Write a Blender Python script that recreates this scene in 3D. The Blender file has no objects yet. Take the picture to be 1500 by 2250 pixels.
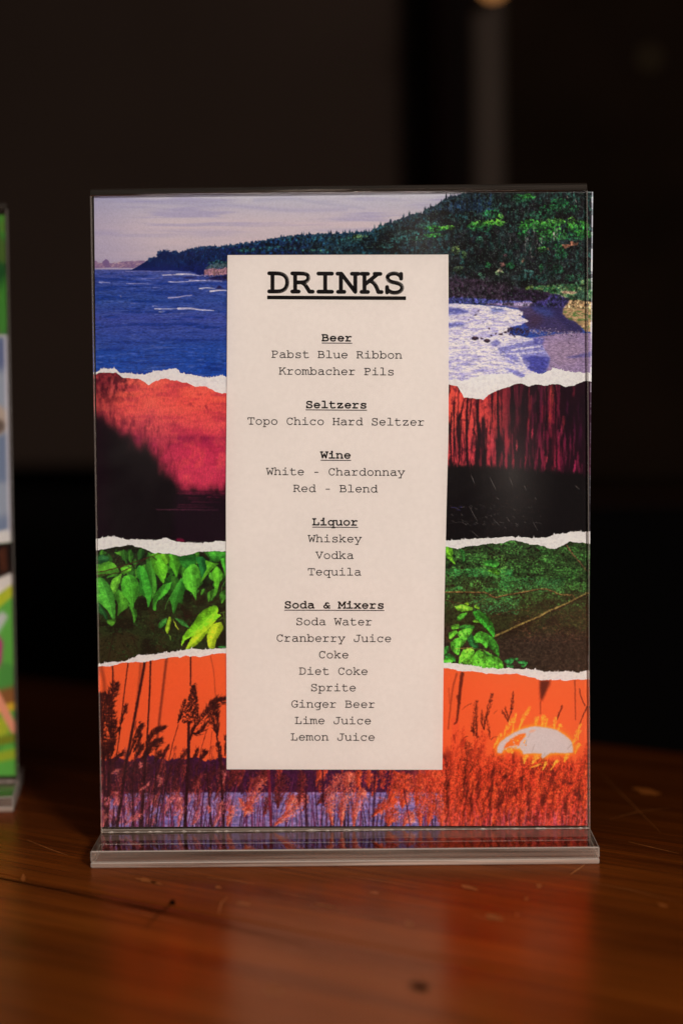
import bpy, bmesh, math, random
import numpy as np
from mathutils import Vector, Matrix

# ------------------------------------------------------------------ CAMERA, LIGHT, EXPOSURE
S = bpy.context.scene
COL = S.collection
MM = 0.001
F_PX = 5300.0                                   # focal length in photo pixels (photo 1500 x 2250)
CAM = np.array([11.2, -1064.4, 216.6])          # millimetres
PITCH, YAW, ROLL = .0628, -.0107, -.0108
def cam_axes(p, y, r):
    cy, sy, cp, sp, cr, sr = math.cos(y), math.sin(y), math.cos(p), math.sin(p), math.cos(r), math.sin(r)
    f = np.array([sy * cp, cy * cp, -sp]); rt = np.array([cy, -sy, 0.]); up = np.cross(rt, f)
    return rt * cr + up * sr, up * cr - rt * sr, f
AR, AU, AF = cam_axes(PITCH, YAW, ROLL)
cd = bpy.data.cameras.new('camera'); cam = bpy.data.objects.new('camera', cd); COL.objects.link(cam)
M = Matrix([[AR[i], AU[i], -AF[i], CAM[i] * MM] for i in range(3)] + [[0, 0, 0, 1]])
cam.matrix_world = M
cd.sensor_fit = 'VERTICAL'; cd.sensor_height = 36.0; cd.lens = F_PX / 2250 * 36
cd.clip_start = .05; cd.clip_end = 60
cd.dof.use_dof = True; cd.dof.focus_distance = 1.062; cd.dof.aperture_fstop = 4.2; cd.dof.aperture_blades = 0
S.camera = cam

W_ = bpy.data.worlds.new('World'); S.world = W_; W_.use_nodes = True
W_.node_tree.nodes['Background'].inputs[0].default_value = (1, .82, .66, 1)
W_.node_tree.nodes['Background'].inputs[1].default_value = .012

def area(name, loc, target, size, power, col, shape='DISK', size_y=None):
    d = bpy.data.lights.new(name, 'AREA'); d.energy = power; d.color = col; d.shape = shape; d.size = size
    if size_y: d.size_y = size_y
    o = bpy.data.objects.new(name, d); COL.objects.link(o); o.location = loc
    o.rotation_euler = (Vector(target) - Vector(loc)).to_track_quat('-Z', 'Y').to_euler()
    return o
# key: a low warm light in front, a little to the right;  fill: a wide dim light over the table
area('key_light', (.42, -1.38, .54), (0, 0, .10), .19, 19.0, (1, .86, .775))
area('fill_light', (-.4, -1.3, 1.9), (0, -.2, 0), 1.2, 4.5, (1, .80, .66))

S.view_settings.view_transform = 'Standard'; S.view_settings.look = 'None'
S.view_settings.exposure = 0; S.view_settings.gamma = 1; S.view_settings.use_curve_mapping = False
S.cycles.use_denoising = True
try: S.cycles.denoiser = 'OPENIMAGEDENOISE'
except Exception: pass
S.cycles.max_bounces = 24; S.cycles.transmission_bounces = 20; S.cycles.transparent_max_bounces = 24; S.cycles.glossy_bounces = 8
S.cycles.caustics_refractive = True; S.cycles.caustics_reflective = True; S.cycles.blur_glossy = .5; S.cycles.sample_clamp_indirect = 6

# photo pixel -> point on a real plane of the scene (used once, to trace real outlines)
def ray(px, py):
    return AF + AR * ((px - 750) / F_PX) + AU * ((1125 - py) / F_PX)
def on_panel(px, py, y=0.0):
    d = ray(px, py); t = (y - CAM[1]) / d[1]; q = CAM + d * t
    return q[0], q[2]
def on_table(px, py, z=0.0):
    d = ray(px, py); t = (z - CAM[2]) / d[2]; q = CAM + d * t
    return q[0], q[1]
def to_photo(x, y, z):
    d = np.stack([x - CAM[0], y - CAM[1] + 0 * x, z - CAM[2] + 0 * x], -1)
    zz = d @ AF
    return 750 + F_PX * (d @ AR) / zz, 1125 - F_PX * (d @ AU) / zz

# ------------------------------------------------------------------ HELPERS
def lin(c):
    c = np.asarray(c, float)
    return np.where(c <= .04045, c / 12.92, ((c + .055) / 1.055) ** 2.4)
def link(name, me, mats=(), parent=None, smooth=False):
    o = bpy.data.objects.new(name, me); COL.objects.link(o)
    for m in mats: me.materials.append(m)
    if parent is not None: o.parent = parent
    if smooth:
        for p in me.polygons: p.use_smooth = True
    return o
def mesh(name, vs, fs, mats=(), parent=None, smooth=False, idx=None):
    """vs in millimetres"""
    me = bpy.data.meshes.new(name)
    me.from_pydata([(a * MM, b * MM, c * MM) for a, b, c in vs], [], fs); me.update()
    o = link(name, me, mats, parent, smooth)
    if idx is not None:
        for p, i in zip(me.polygons, idx): p.material_index = i
    return o
def bm_obj(name, bm, mats=(), parent=None, smooth=False):
    me = bpy.data.meshes.new(name); bmesh.ops.recalc_face_normals(bm, faces=bm.faces); bm.to_mesh(me); bm.free()
    return link(name, me, mats, parent, smooth)
def empty(name, loc=(0, 0, 0), rz=0.0):
    o = bpy.data.objects.new(name, None); COL.objects.link(o); o.empty_display_size = .05
    o.location = [v * MM for v in loc]; o.rotation_euler = (0, 0, rz); return o
def tag(o, label=None, cat=None, group=None, kind=None):
    if label: o['label'] = label
    if cat: o['category'] = cat
    if group: o['group'] = group
    if kind: o['kind'] = kind
    return o
def box_bm(x0, x1, y0, y1, z0, z1, bev=0.0, seg=2, bm=None):
    own = bm is None; bm = bm or bmesh.new()
    v = [bm.verts.new((x * MM, y * MM, z * MM)) for z in (z0, z1) for x, y in ((x0, y0), (x1, y0), (x1, y1), (x0, y1))]
    fs = [bm.faces.new([v[i] for i in q]) for q in ((3, 2, 1, 0), (4, 5, 6, 7), (0, 1, 5, 4), (1, 2, 6, 5), (2, 3, 7, 6), (3, 0, 4, 7))]
    if bev: bmesh.ops.bevel(bm, geom=list({e for f in fs for e in f.edges}), offset=bev * MM, segments=seg, affect='EDGES', profile=.5)
    return bm
class NT:
    """small node-tree writer"""
    def __init__(s, name):
        s.m = bpy.data.materials.new(name); s.m.use_nodes = True; s.t = s.m.node_tree; s.t.nodes.clear()
        s.out = s.t.nodes.new('ShaderNodeOutputMaterial')
    def n(s, typ, **kw):
        nd = s.t.nodes.new('ShaderNode' + typ)
        for k, v in kw.items():
            if k == 'ins':
                for a, b in v.items(): s.set(nd, a, b)
            else: setattr(nd, k, v)
        return nd
    def set(s, nd, a, b):
        if isinstance(b, bpy.types.NodeSocket): s.t.links.new(b, nd.inputs[a])
        else: nd.inputs[a].default_value = b
    def ramp(s, fac, stops, interp='LINEAR'):
        r = s.n('ValToRGB'); e = r.color_ramp; e.interpolation = interp
        while len(e.elements) > 1: e.elements.remove(e.elements[0])
        e.elements[0].position = stops[0][0]; e.elements[0].color = (*stops[0][1], 1) if len(stops[0][1]) == 3 else stops[0][1]
        for p, c in stops[1:]:
            q = e.elements.new(p); q.color = (*c, 1)
        s.t.links.new(fac, r.inputs[0]); return r.outputs[0]
    def math(s, op, a, b=0.0, c=None, clamp=False):
        nd = s.n('Math', operation=op, use_clamp=clamp); s.set(nd, 0, a); s.set(nd, 1, b)
        if c is not None: s.set(nd, 2, c)
        return nd.outputs[0]
    def noise(s, vec, scale, detail=4, rough=.55, dist=0.0):
        nd = s.n('TexNoise', ins={'Scale': scale, 'Detail': detail, 'Roughness': rough, 'Distortion': dist})
        if vec is not None: s.t.links.new(vec, nd.inputs['Vector'])
        return nd.outputs[0]
    def coord(s, scale=(1, 1, 1), rot=(0, 0, 0), loc=(0, 0, 0)):
        c = s.n('TexCoord'); mp = s.n('Mapping'); s.t.links.new(c.outputs['Object'], mp.inputs['Vector'])
        mp.inputs['Scale'].default_value = scale; mp.inputs['Rotation'].default_value = rot; mp.inputs['Location'].default_value = loc
        return mp.outputs[0]
    def mixc(s, f, a, b, typ='MIX'):
        nd = s.n('Mix', data_type='RGBA', blend_type=typ); s.set(nd, 0, f)
        for k, v in ((6, a), (7, b)): s.set(nd, k, v if isinstance(v, bpy.types.NodeSocket) else (*v, 1))
        return nd.outputs[2]
    def done(s, sh): s.t.links.new(sh, s.out.inputs[0]); return s.m
def simple(name, col, rough=.6, var=.2, scale=40, spec=.4, **kw):
    t = NT(name); f = t.noise(t.coord(), scale)
    c = t.ramp(f, [(.3, tuple(v * (1 - var) for v in col)), (.7, tuple(min(1, v * (1 + var)) for v in col))])
    p = t.n('BsdfPrincipled', ins={'Base Color': c, 'Roughness': rough, 'Specular IOR Level': spec, **kw})
    return t.done(p.outputs[0])
PSC = 1.25
# ------------------------------------------------------------------ PRINTED PICTURES
# The poster pictures are prints.  They are drawn here, stroke by stroke, into plain arrays
# (units: 1 = about 0.2 mm on the paper) and used as the print on the real paper sheets.
class Print:
    def __init__(s, x0, y0, x1, y1, sc, base=(.1, .1, .1)):
        s.x0, s.y0, s.sc = x0, y0, sc
        s.w, s.h = int((x1 - x0) * sc), int((y1 - y0) * sc)
        s.a = np.empty((s.h, s.w, 3), np.float32); s.a[:] = np.array(base, np.float32)
        s.px = x0 + (np.arange(s.w, dtype=np.float32) + .5) / sc
        s.py = y0 + (np.arange(s.h, dtype=np.float32) + .5) / sc
    def box(s, xa, ya, xb, yb):
        i0 = max(0, int((xa - s.x0) * s.sc) - 1); i1 = min(s.w, int((xb - s.x0) * s.sc) + 2)
        j0 = max(0, int((ya - s.y0) * s.sc) - 1); j1 = min(s.h, int((yb - s.y0) * s.sc) + 2)
        return i0, j0, i1, j1
    def put(s, b, m, col, al=1.0):
        i0, j0, i1, j1 = b
        m = (m * al)[..., None]
        r = s.a[j0:j1, i0:i1]
        r += (np.asarray(col, np.float32) - r) * m
    def poly(s, pts, col, al=1.0, soft=0.0, mod=None):
        p = np.asarray(pts, np.float64)
        g = soft * 2 + 1
        b = s.box(p[:, 0].min() - g, p[:, 1].min() - g, p[:, 0].max() + g, p[:, 1].max() + g)
        i0, j0, i1, j1 = b
        if i1 <= i0 or j1 <= j0: return None
        m = np.zeros((j1 - j0, i1 - i0), np.float32)
        q = np.roll(p, -1, 0)
        for oy in (.25, .75):
            y = s.y0 + (np.arange(j0, j1) + oy) / s.sc
            rows = [[] for _ in range(0)]
            X = s.x0 + (np.arange(i0, i1)[None, :] + np.array([.25, .75])[:, None]) / s.sc
            ins = np.zeros((2, j1 - j0, i1 - i0), bool)
            for (ax, ay), (bx, by) in zip(p, q):
                if ay == by: continue
                k = np.nonzero((y >= min(ay, by)) & (y < max(ay, by)))[0]
                if not len(k): continue
                xc = ax + (y[k] - ay) * (bx - ax) / (by - ay)
                ins[:, k, :] ^= (X[:, None, :] > xc[None, :, None])
            m += ins.sum(0) * .25
        if soft > 0: m = blur(m, soft * s.sc)
        if mod is not None: m = m * mod[j0:j1, i0:i1]
        s.put(b, m, col if callable(col) is False else col(b), al)
        return b, m
    def line(s, pts, w0, col, w1=None, al=1.0, soft=0.6):
        w1 = w0 if w1 is None else w1
        p = np.asarray(pts, np.float64); n = len(p) - 1
        g = max(w0, w1) / 2 + soft + 1
        b = s.box(p[:, 0].min() - g, p[:, 1].min() - g, p[:, 0].max() + g, p[:, 1].max() + g)
        i0, j0, i1, j1 = b
        if i1 <= i0 or j1 <= j0: return
        X = s.px[i0:i1][None, :]; Y = s.py[j0:j1][:, None]
        m = np.zeros((j1 - j0, i1 - i0), np.float32)
        for k in range(n):
            (ax, ay), (bx, by) = p[k], p[k + 1]
            dx, dy = bx - ax, by - ay; L = dx * dx + dy * dy + 1e-9
            t = np.clip(((X - ax) * dx + (Y - ay) * dy) / L, 0, 1)
            d = np.hypot(X - ax - t * dx, Y - ay - t * dy)
            u = (k + t) / n
            w = w0 + (w1 - w0) * u
            m = np.maximum(m, np.clip((w / 2 - d) / soft + .5, 0, 1) * np.minimum(1, w + .15))
        s.put(b, m, col, al)

def blur(m, r):
    r = max(1, int(round(r)))
    for _ in range(2):
        for ax in (0, 1):
            n = m.shape[ax]
            pad = [(0, 0)] * m.ndim; pad[ax] = (r + 1, r)
            c = np.cumsum(np.pad(m, pad, mode='edge'), axis=ax, dtype=np.float64)
            m = ((np.take(c, np.arange(2 * r + 1, 2 * r + 1 + n), ax) - np.take(c, np.arange(0, n), ax)) / (2 * r + 1)).astype(np.float32)
    return m

def vnoise(h, w, fx, fy, seed, oc=4, gain=.55):
    """value noise 0..1; fx, fy = feature size in pixels"""
    rg = np.random.default_rng(seed); out = np.zeros((h, w), np.float32); tot = 0; amp = 1.0
    for o in range(oc):
        gx, gy = max(1.0, fx / 2 ** o), max(1.0, fy / 2 ** o)
        nx, ny = int(w / gx) + 3, int(h / gy) + 3
        g = rg.random((ny, nx)).astype(np.float32)
        x = np.arange(w) / gx; y = np.arange(h) / gy
        xi = x.astype(int); yi = y.astype(int); xf = (x - xi).astype(np.float32); yf = (y - yi).astype(np.float32)
        xf = xf * xf * (3 - 2 * xf); yf = yf * yf * (3 - 2 * yf)
        a = g[:, xi] * (1 - xf) + g[:, xi + 1] * xf
        out += amp * (a[yi] * (1 - yf)[:, None] + a[yi + 1] * yf[:, None])
        tot += amp; amp *= gain
    return out / tot

def c8(r, g, b): return (r / 255., g / 255., b / 255.)
def Z(ox, oy, k, pts): return [(ox + x / k, oy + y / k) for x, y in pts]
def mix(a, b, t): return tuple(a[i] + (b[i] - a[i]) * t for i in range(3))
def sstep(x, a, b):
    t = np.clip((x - a) / (b - a), 0, 1); return t * t * (3 - 2 * t)
def ramp(t, stops):
    xs = [q[0] for q in stops]
    return np.stack([np.interp(t, xs, [q[1][i] for q in stops]) for i in range(3)], -1).astype(np.float32)
def curve(pts, n=8):
    p = [np.array(q, float) for q in pts]
    if len(p) < 3: return pts
    p = [2 * p[0] - p[1]] + p + [2 * p[-1] - p[-2]]
    out = []
    for i in range(1, len(p) - 2):
        a, b, c, d = p[i - 1], p[i], p[i + 1], p[i + 2]
        for k in range(n):
            t = k / n
            out.append(tuple(.5 * (2 * b + (c - a) * t + (2 * a - 5 * b + 4 * c - d) * t * t + (3 * b - 3 * c + d - a) * t ** 3)))
    out.append(tuple(p[-2])); return out

def warp(P, amp, scale, seed, mask=None, ay=1.0):
    """break up drawn outlines: shift the drawing by fine noise"""
    h, w = P.h, P.w; k = scale * P.sc
    dx = (vnoise(h, w, k, k, seed, 3, .7) - .5) * 2 * amp * P.sc; dy = (vnoise(h, w, k, k, seed + 1, 3, .7) - .5) * 2 * amp * P.sc * ay
    if mask is not None: dx = dx * mask; dy = dy * mask
    jj, ii = np.mgrid[0:h, 0:w]
    u = np.clip(ii + dx * 1.6, 0, w - 1.001); v = np.clip(jj + dy * 1.6, 0, h - 1.001)
    i, j = u.astype(int), v.astype(int); fu, fv = (u - i)[..., None].astype(np.float32), (v - j)[..., None].astype(np.float32); a = P.a
    P.a = (a[j, i] * (1 - fu) + a[j, i + 1] * fu) * (1 - fv) + (a[j + 1, i] * (1 - fu) + a[j + 1, i + 1] * fu) * fv
def texture(P, amt, fx, fy, seed, mask=1.0, oc=2):
    n = vnoise(P.h, P.w, fx * P.sc, fy * P.sc, seed, oc, .7); n = (n - n.mean()) / (n.std() + 1e-6)
    P.a = np.clip(P.a * (1 + amt * n * mask)[..., None], 0, 1).astype(np.float32)

# torn edges: upper line (old picture / white fibre) and lower line (white fibre / new picture)
T1U = [(200, 822)] + Z(180, 800, 4.41, [(125, 85), (200, 50), (320, 45), (400, 95), (470, 85), (600, 105), (700, 70), (800, 60), (905, 40), (960, 90), (1100, 110), (1230, 135), (1340, 110), (1405, 125)]) + \
      [(620, 838), (800, 826), (920, 836)] + Z(960, 800, 3.947, [(100, 135), (160, 130), (215, 150), (300, 120), (420, 95), (560, 85), (640, 80), (720, 120), (770, 95), (850, 80), (900, 92), (960, 60), (1010, 35), (1100, 60), (1170, 70), (1300, 75), (1345, 90)])
T1L = [(200, 828)] + Z(180, 800, 4.41, [(125, 105), (170, 75), (250, 82), (330, 75), (390, 125), (480, 130), (580, 145), (650, 200), (720, 155), (810, 135), (900, 155), (1010, 175), (1100, 215), (1200, 210), (1290, 260), (1405, 285)]) + \
      [(600, 872), (760, 858), (900, 850)] + Z(960, 800, 3.947, [(100, 170), (170, 185), (215, 250), (230, 285), (300, 290), (400, 305), (440, 265), (530, 220), (610, 195), (700, 160), (750, 170), (790, 190), (860, 175), (930, 185), (1000, 165), (1060, 170), (1110, 195), (1180, 185), (1240, 155), (1300, 140), (1345, 150)])
T2U = [(200, 1186)] + Z(180, 800, 4.41, [(135, 1700), (250, 1675), (350, 1680), (420, 1700), (540, 1700), (640, 1705), (740, 1700), (810, 1685), (900, 1715), (1000, 1730), (1100, 1735), (1250, 1725), (1320, 1710), (1400, 1720)]) + \
      [(700, 1196), (850, 1180)] + Z(960, 1170, 3.947, [(75, 68), (200, 65), (330, 55), (440, 52), (580, 37), (740, 42), (820, 45), (950, 40), (1020, 15), (1110, 5), (1200, -10), (1345, -4)])
T2L = [(200, 1208)] + Z(180, 800, 4.41, [(135, 1800), (200, 1790), (300, 1770), (400, 1760), (450, 1740), (530, 1765), (620, 1790), (690, 1820), (760, 1830), (850, 1835), (960, 1855), (1080, 1830), (1180, 1810), (1300, 1805), (1400, 1812)]) + \
      [(700, 1215), (850, 1205)] + Z(960, 1170, 3.947, [(75, 118), (110, 120), (175, 140), (240, 118), (330, 108), (430, 92), (560, 90), (640, 60), (730, 75), (800, 98), (870, 100), (940, 120), (1010, 138), (1080, 110), (1150, 75), (1230, 85), (1345, 92)])
T3U = [(200, 1462)] + Z(180, 1170, 4.41, [(140, 1285), (230, 1260), (300, 1250), (420, 1245), (510, 1215), (540, 1185), (620, 1190), (760, 1170), (870, 1160), (960, 1140), (1060, 1130), (1200, 1135), (1400, 1120)]) + \
      [(700, 1430), (850, 1450)] + Z(960, 1170, 3.947, [(52, 1130), (150, 1135), (270, 1150), (400, 1175), (530, 1180), (620, 1175), (700, 1190), (790, 1180), (870, 1200), (980, 1210), (1100, 1205), (1220, 1215), (1300, 1195), (1345, 1178)])
T3L = [(200, 1465)] + Z(180, 1170, 4.41, [(140, 1297), (260, 1290), (400, 1255), (530, 1250), (600, 1255), (700, 1230), (830, 1210), (900, 1200), (1000, 1195), (1170, 1200), (1290, 1170), (1400, 1160)]) + \
      [(700, 1442), (850, 1458)] + Z(960, 1170, 3.947, [(52, 1165), (150, 1185), (210, 1200), (310, 1200), (420, 1215), (560, 1225), (680, 1220), (800, 1250), (900, 1272), (1000, 1275), (1130, 1280), (1220, 1268), (1345, 1270)])

def tear(line, step, amp, seed, fib=0):
    """a torn line made ragged: fine steps of random height (fib: extra upward fibre tips)"""
    rg = np.random.default_rng(seed)
    L = np.array(line); xs = np.arange(L[0, 0], L[-1, 0] + .01, step)
    ys = np.interp(xs, L[:, 0], L[:, 1])
    n1 = np.interp(xs, np.arange(L[0, 0], L[-1, 0] + 9, 7), rg.normal(0, 1, int((L[-1, 0] - L[0, 0]) / 7) + 3)[:len(np.arange(L[0, 0], L[-1, 0] + 9, 7))])
    ys = ys + n1 * amp * .8 + rg.normal(0, amp * .55, len(xs))
    if fib: ys = ys - np.where(rg.random(len(xs)) < .16, rg.random(len(xs)) * fib, 0)
    return list(zip(xs.tolist(), ys.tolist()))

def conifer(P, rg, x, y, h, w, col):
    """small ragged spruce: tip at (x, y-h)"""
    n = 4; pts = [(x, y - h)]; rt = []
    for i in range(1, n + 1):
        u = i / n; ww = w * .5 * u * (.75 + rg.random() * .5); yy = y - h * (1 - u)
        pts += [(x + ww, yy + rg.random()), (x + ww * .5, yy - h * .03)]
        rt += [(x - ww * (.7 + rg.random() * .5), yy + rg.random()), (x - ww * .5, yy - h * .03)]
    P.poly(pts + rt[::-1], col)

def dab(P, rg, x, y, r, col, al=1.0, n=7, sq=.8):
    a = rg.random() * 6.28
    pts = [(x + math.cos(a + i * 6.283 / n) * r * (.6 + rg.random() * .6), y + math.sin(a + i * 6.283 / n) * r * sq * (.6 + rg.random() * .6)) for i in range(n)]
    P.poly(pts, col, al)

def paint_coast():
    P = Print(190, 405, 1312, 885, PSC)
    rg = np.random.default_rng(3)
    H, W = P.h, P.w; Y = P.py[:, None] + 0 * P.px[None, :]; X = P.px[None, :] + 0 * Y
    # sky
    sky = ramp(Y[:, 0], [(420, c8(184, 178, 182)), (455, c8(180, 168, 176)), (490, c8(192, 172, 172)), (530, c8(188, 168, 170)), (590, c8(174, 156, 164))])
    P.a[:] = sky[:, None, :]
    st = vnoise(H, W, 260, 14, 5, 5)
    wrp = vnoise(H, W, 300, 60, 6, 2)
    band = sstep(st + .35 * (wrp - .5), .46, .68)
    P.put((0, 0, W, H), band * sstep(500 - Y, -60, 30), c8(146, 136, 168), .55)
    P.put((0, 0, W, H), sstep(vnoise(H, W, 320, 10, 8, 4), .5, .72) * sstep(Y, 470, 500), c8(196, 172, 172), .5)
    P.put((0, 0, W, H), sstep(380 - X, 0, 190), c8(140, 130, 164), .4)
    P.line(curve([(215, 432), (300, 441), (400, 447), (520, 452), (640, 462), (760, 460)]), 9, c8(142, 134, 168), 3, .45, 9)
    P.line(curve([(560, 440), (640, 436), (700, 445), (800, 458)]), 7, c8(146, 140, 168), 2, .4, 8)
    # sea on the left
    sea = ramp(Y[:, 0], [(590, c8(76, 82, 138)), (612, c8(52, 66, 134)), (660, c8(42, 66, 132)), (700, c8(56, 66, 136)), (760, c8(34, 64, 138)), (830, c8(24, 64, 146)), (885, c8(24, 64, 146))])
    m = sstep(Y, 591, 593)
    P.put((0, 0, W, H), m, sea[:, None, :])
    wv = vnoise(H, W, 26, 3.2, 9, 3); wv2 = vnoise(H, W, 70, 7, 10, 3)
    P.put((0, 0, W, H), m * sstep(wv, .54, .8), c8(84, 98, 160), .55)
    P.put((0, 0, W, H), m * sstep(1 - wv2, .5, .75), c8(14, 40, 112), .7)
    P.put((0, 0, W, H), m * sstep(vnoise(H, W, 300, 60, 11, 3), .48, .66), c8(66, 70, 134), .25)
    z = lambda p: Z(200, 540, 5, p)
    # far rocks
    far = z([(30, 250), (35, 165), (60, 165), (75, 185), (120, 188), (130, 170), (165, 145), (195, 165), (205, 190), (260, 195), (320, 180), (400, 170), (480, 170), (530, 160), (600, 165), (560, 200), (470, 245), (200, 240)])
    P.poly(far, c8(128, 98, 128))
    for i in range(170):
        x = 206 + rg.random() * 105; y = 573 + rg.random() * 16
        if y > 574 + abs(x - 290) * .06: P.line([(x, y), (x + 4 + rg.random() * 4, y - 1 - rg.random() * 3)], 1, [c8(176, 140, 138), c8(84, 60, 104), c8(196, 160, 150)][rg.integers(3)], .5, .7)
    P.poly(z([(125, 200), (130, 170), (165, 145), (195, 165), (200, 235), (155, 238)]), c8(110, 84, 122), .8)
    # headland and forest body
    sil = [(287, 594), (310, 581), (322, 573), (345, 565), (346, 556), (358, 552), (375, 553), (395, 556), (398, 553), (420, 549), (440, 545), (500, 541), (560, 533), (600, 526), (640, 520), (700, 515), (750, 514), (780, 513), (810, 511), (830, 500), (858, 490), (886, 482), (926, 470), (966, 450), (978, 440), (1006, 433), (1038, 424), (1060, 400), (1312, 400), (1312, 680), (985, 665), (820, 640), (520, 620), (440, 606), (420, 597), (380, 594), (340, 595)]
    P.poly(sil, c8(16, 30, 70))
    ny = lambda x: np.interp(x, [q[0] for q in sil[:28]], [q[1] for q in sil[:28]])
    body = np.zeros((H, W), np.float32)
    R = P.poly(sil, c8(16, 30, 70), 0)
    if R: b, mm = R; body[b[1]:b[3], b[0]:b[2]] = mm
    # colour drifts from sea blue (left) through blue green to dark warm black (right)
    P.put((0, 0, W, H), body * sstep(X, 480, 820), c8(14, 34, 40), .9)
    P.put((0, 0, W, H), body * sstep(X, 800, 1060), c8(24, 20, 22), .9)
    P.put((0, 0, W, H), body * sstep(Y - 565, 0, 40) * sstep(560 - X, 0, 120), c8(18, 26, 92), .8)
    # trees along and below the ridge
    for i in range(1500):
        x = 322 + rg.random() ** .8 * 985
        top = float(ny(x)); dpt = rg.random() ** 1.3
        y = top + 3 + dpt * (30 if x < 500 else 70 if x < 800 else 190)
        if x < 500 and y > 588: continue
        u = min(1, max(0, (x - 320) / 500.)); v = min(1, max(0, (x - 820) / 300.))
        h = 8 + 5 * u + 12 * v * (1 - .35 * dpt); w = 4 + 2.5 * u + 4 * v
        k = rg.random()
        cb = mix(mix(c8(18, 40, 92), c8(16, 52, 66), u), c8(24, 50, 44), v) if k > .45 else mix(mix(c8(10, 20, 56), c8(10, 24, 38), u), c8(14, 14, 18), v)
        conifer(P, rg, x, y, h * (.7 + .6 * rg.random()), w * (.8 + .5 * rg.random()), cb)
    big = vnoise(H, W, 60, 34, 51, 4)
    P.put((0, 0, W, H), body * sstep(big, .5, .66) * sstep(X, 560, 900), c8(10, 8, 10), .72)
    P.put((0, 0, W, H), body * sstep(1 - vnoise(H, W, 24, 16, 52, 4), .54, .7) * sstep(X, 500, 800), c8(34, 62, 58), .4)
    P.put((0, 0, W, H), body * sstep(vnoise(H, W, 26, 20, 53, 3), .5, .64) * sstep(760 - X, 0, 200), c8(12, 20, 62), .55)
    # taller ridge trees
    zr = lambda p: Z(830, 415, 6.25, p)
    for x, y, h, w in [(175, 470, 60, 50), (345, 420, 60, 50), (420, 410, 50, 45), (500, 400, 55, 40), (570, 370, 50, 40), (640, 360, 110, 45), (690, 350, 100, 40), (730, 330, 95, 40), (770, 310, 70, 35), (850, 290, 110, 70), (930, 320, 190, 80), (1005, 330, 240, 90), (1060, 300, 180, 60), (1095, 280, 210, 70), (1140, 330, 240, 90), (1190, 300, 180, 60), (1260, 320, 230, 80), (1330, 300, 260, 90), (1400, 340, 300, 90), (1470, 300, 280, 80), (1540, 300, 280, 80)]:
        (xx, yy), = zr([(x, y)]); conifer(P, rg, xx, yy, h / 6.25 * 1.1, w / 6.25 * 1.2, mix(c8(22, 40, 62), c8(16, 24, 34), rg.random()))
    for i in range(520):       # rounded crowns that thicken the ridge line
        x = rg.uniform(326, 1040); u = min(1, max(0, (x - 320) / 480.)); v = min(1, max(0, (x - 800) / 200.))
        dab(P, rg, x, float(ny(x)) + rg.uniform(-2.4, 3), rg.uniform(1.6, 3.2) * (1 + .9 * v), mix(mix(c8(14, 30, 72), c8(14, 38, 60), u), c8(22, 34, 42), v) if rg.random() < .6 else mix(c8(30, 56, 96), c8(34, 62, 66), u), .95, 6, 1.0)
    for i in range(420):       # upright streaks: trunks and lit sides in the dark wood
        x = 850 + rg.random() * 440; y = 430 + rg.random() * 200; L = 6 + rg.random() * 16
        if y - L < ny(x) + 4: continue
        P.line([(x, y), (x + rg.normal(0, .5), y - L)], 1.3, [c8(46, 62, 76), c8(10, 8, 12), c8(34, 62, 52), c8(58, 66, 62)][rg.integers(4)], .4, .55)
    # light foliage clumps (x, y, rx, ry, n, dark, light)
    G1, G2, G3, G4 = c8(22, 70, 46), c8(34, 108, 44), c8(60, 140, 44), c8(96, 158, 48)
    B1, B2 = c8(28, 72, 76), c8(52, 104, 96)
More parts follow.
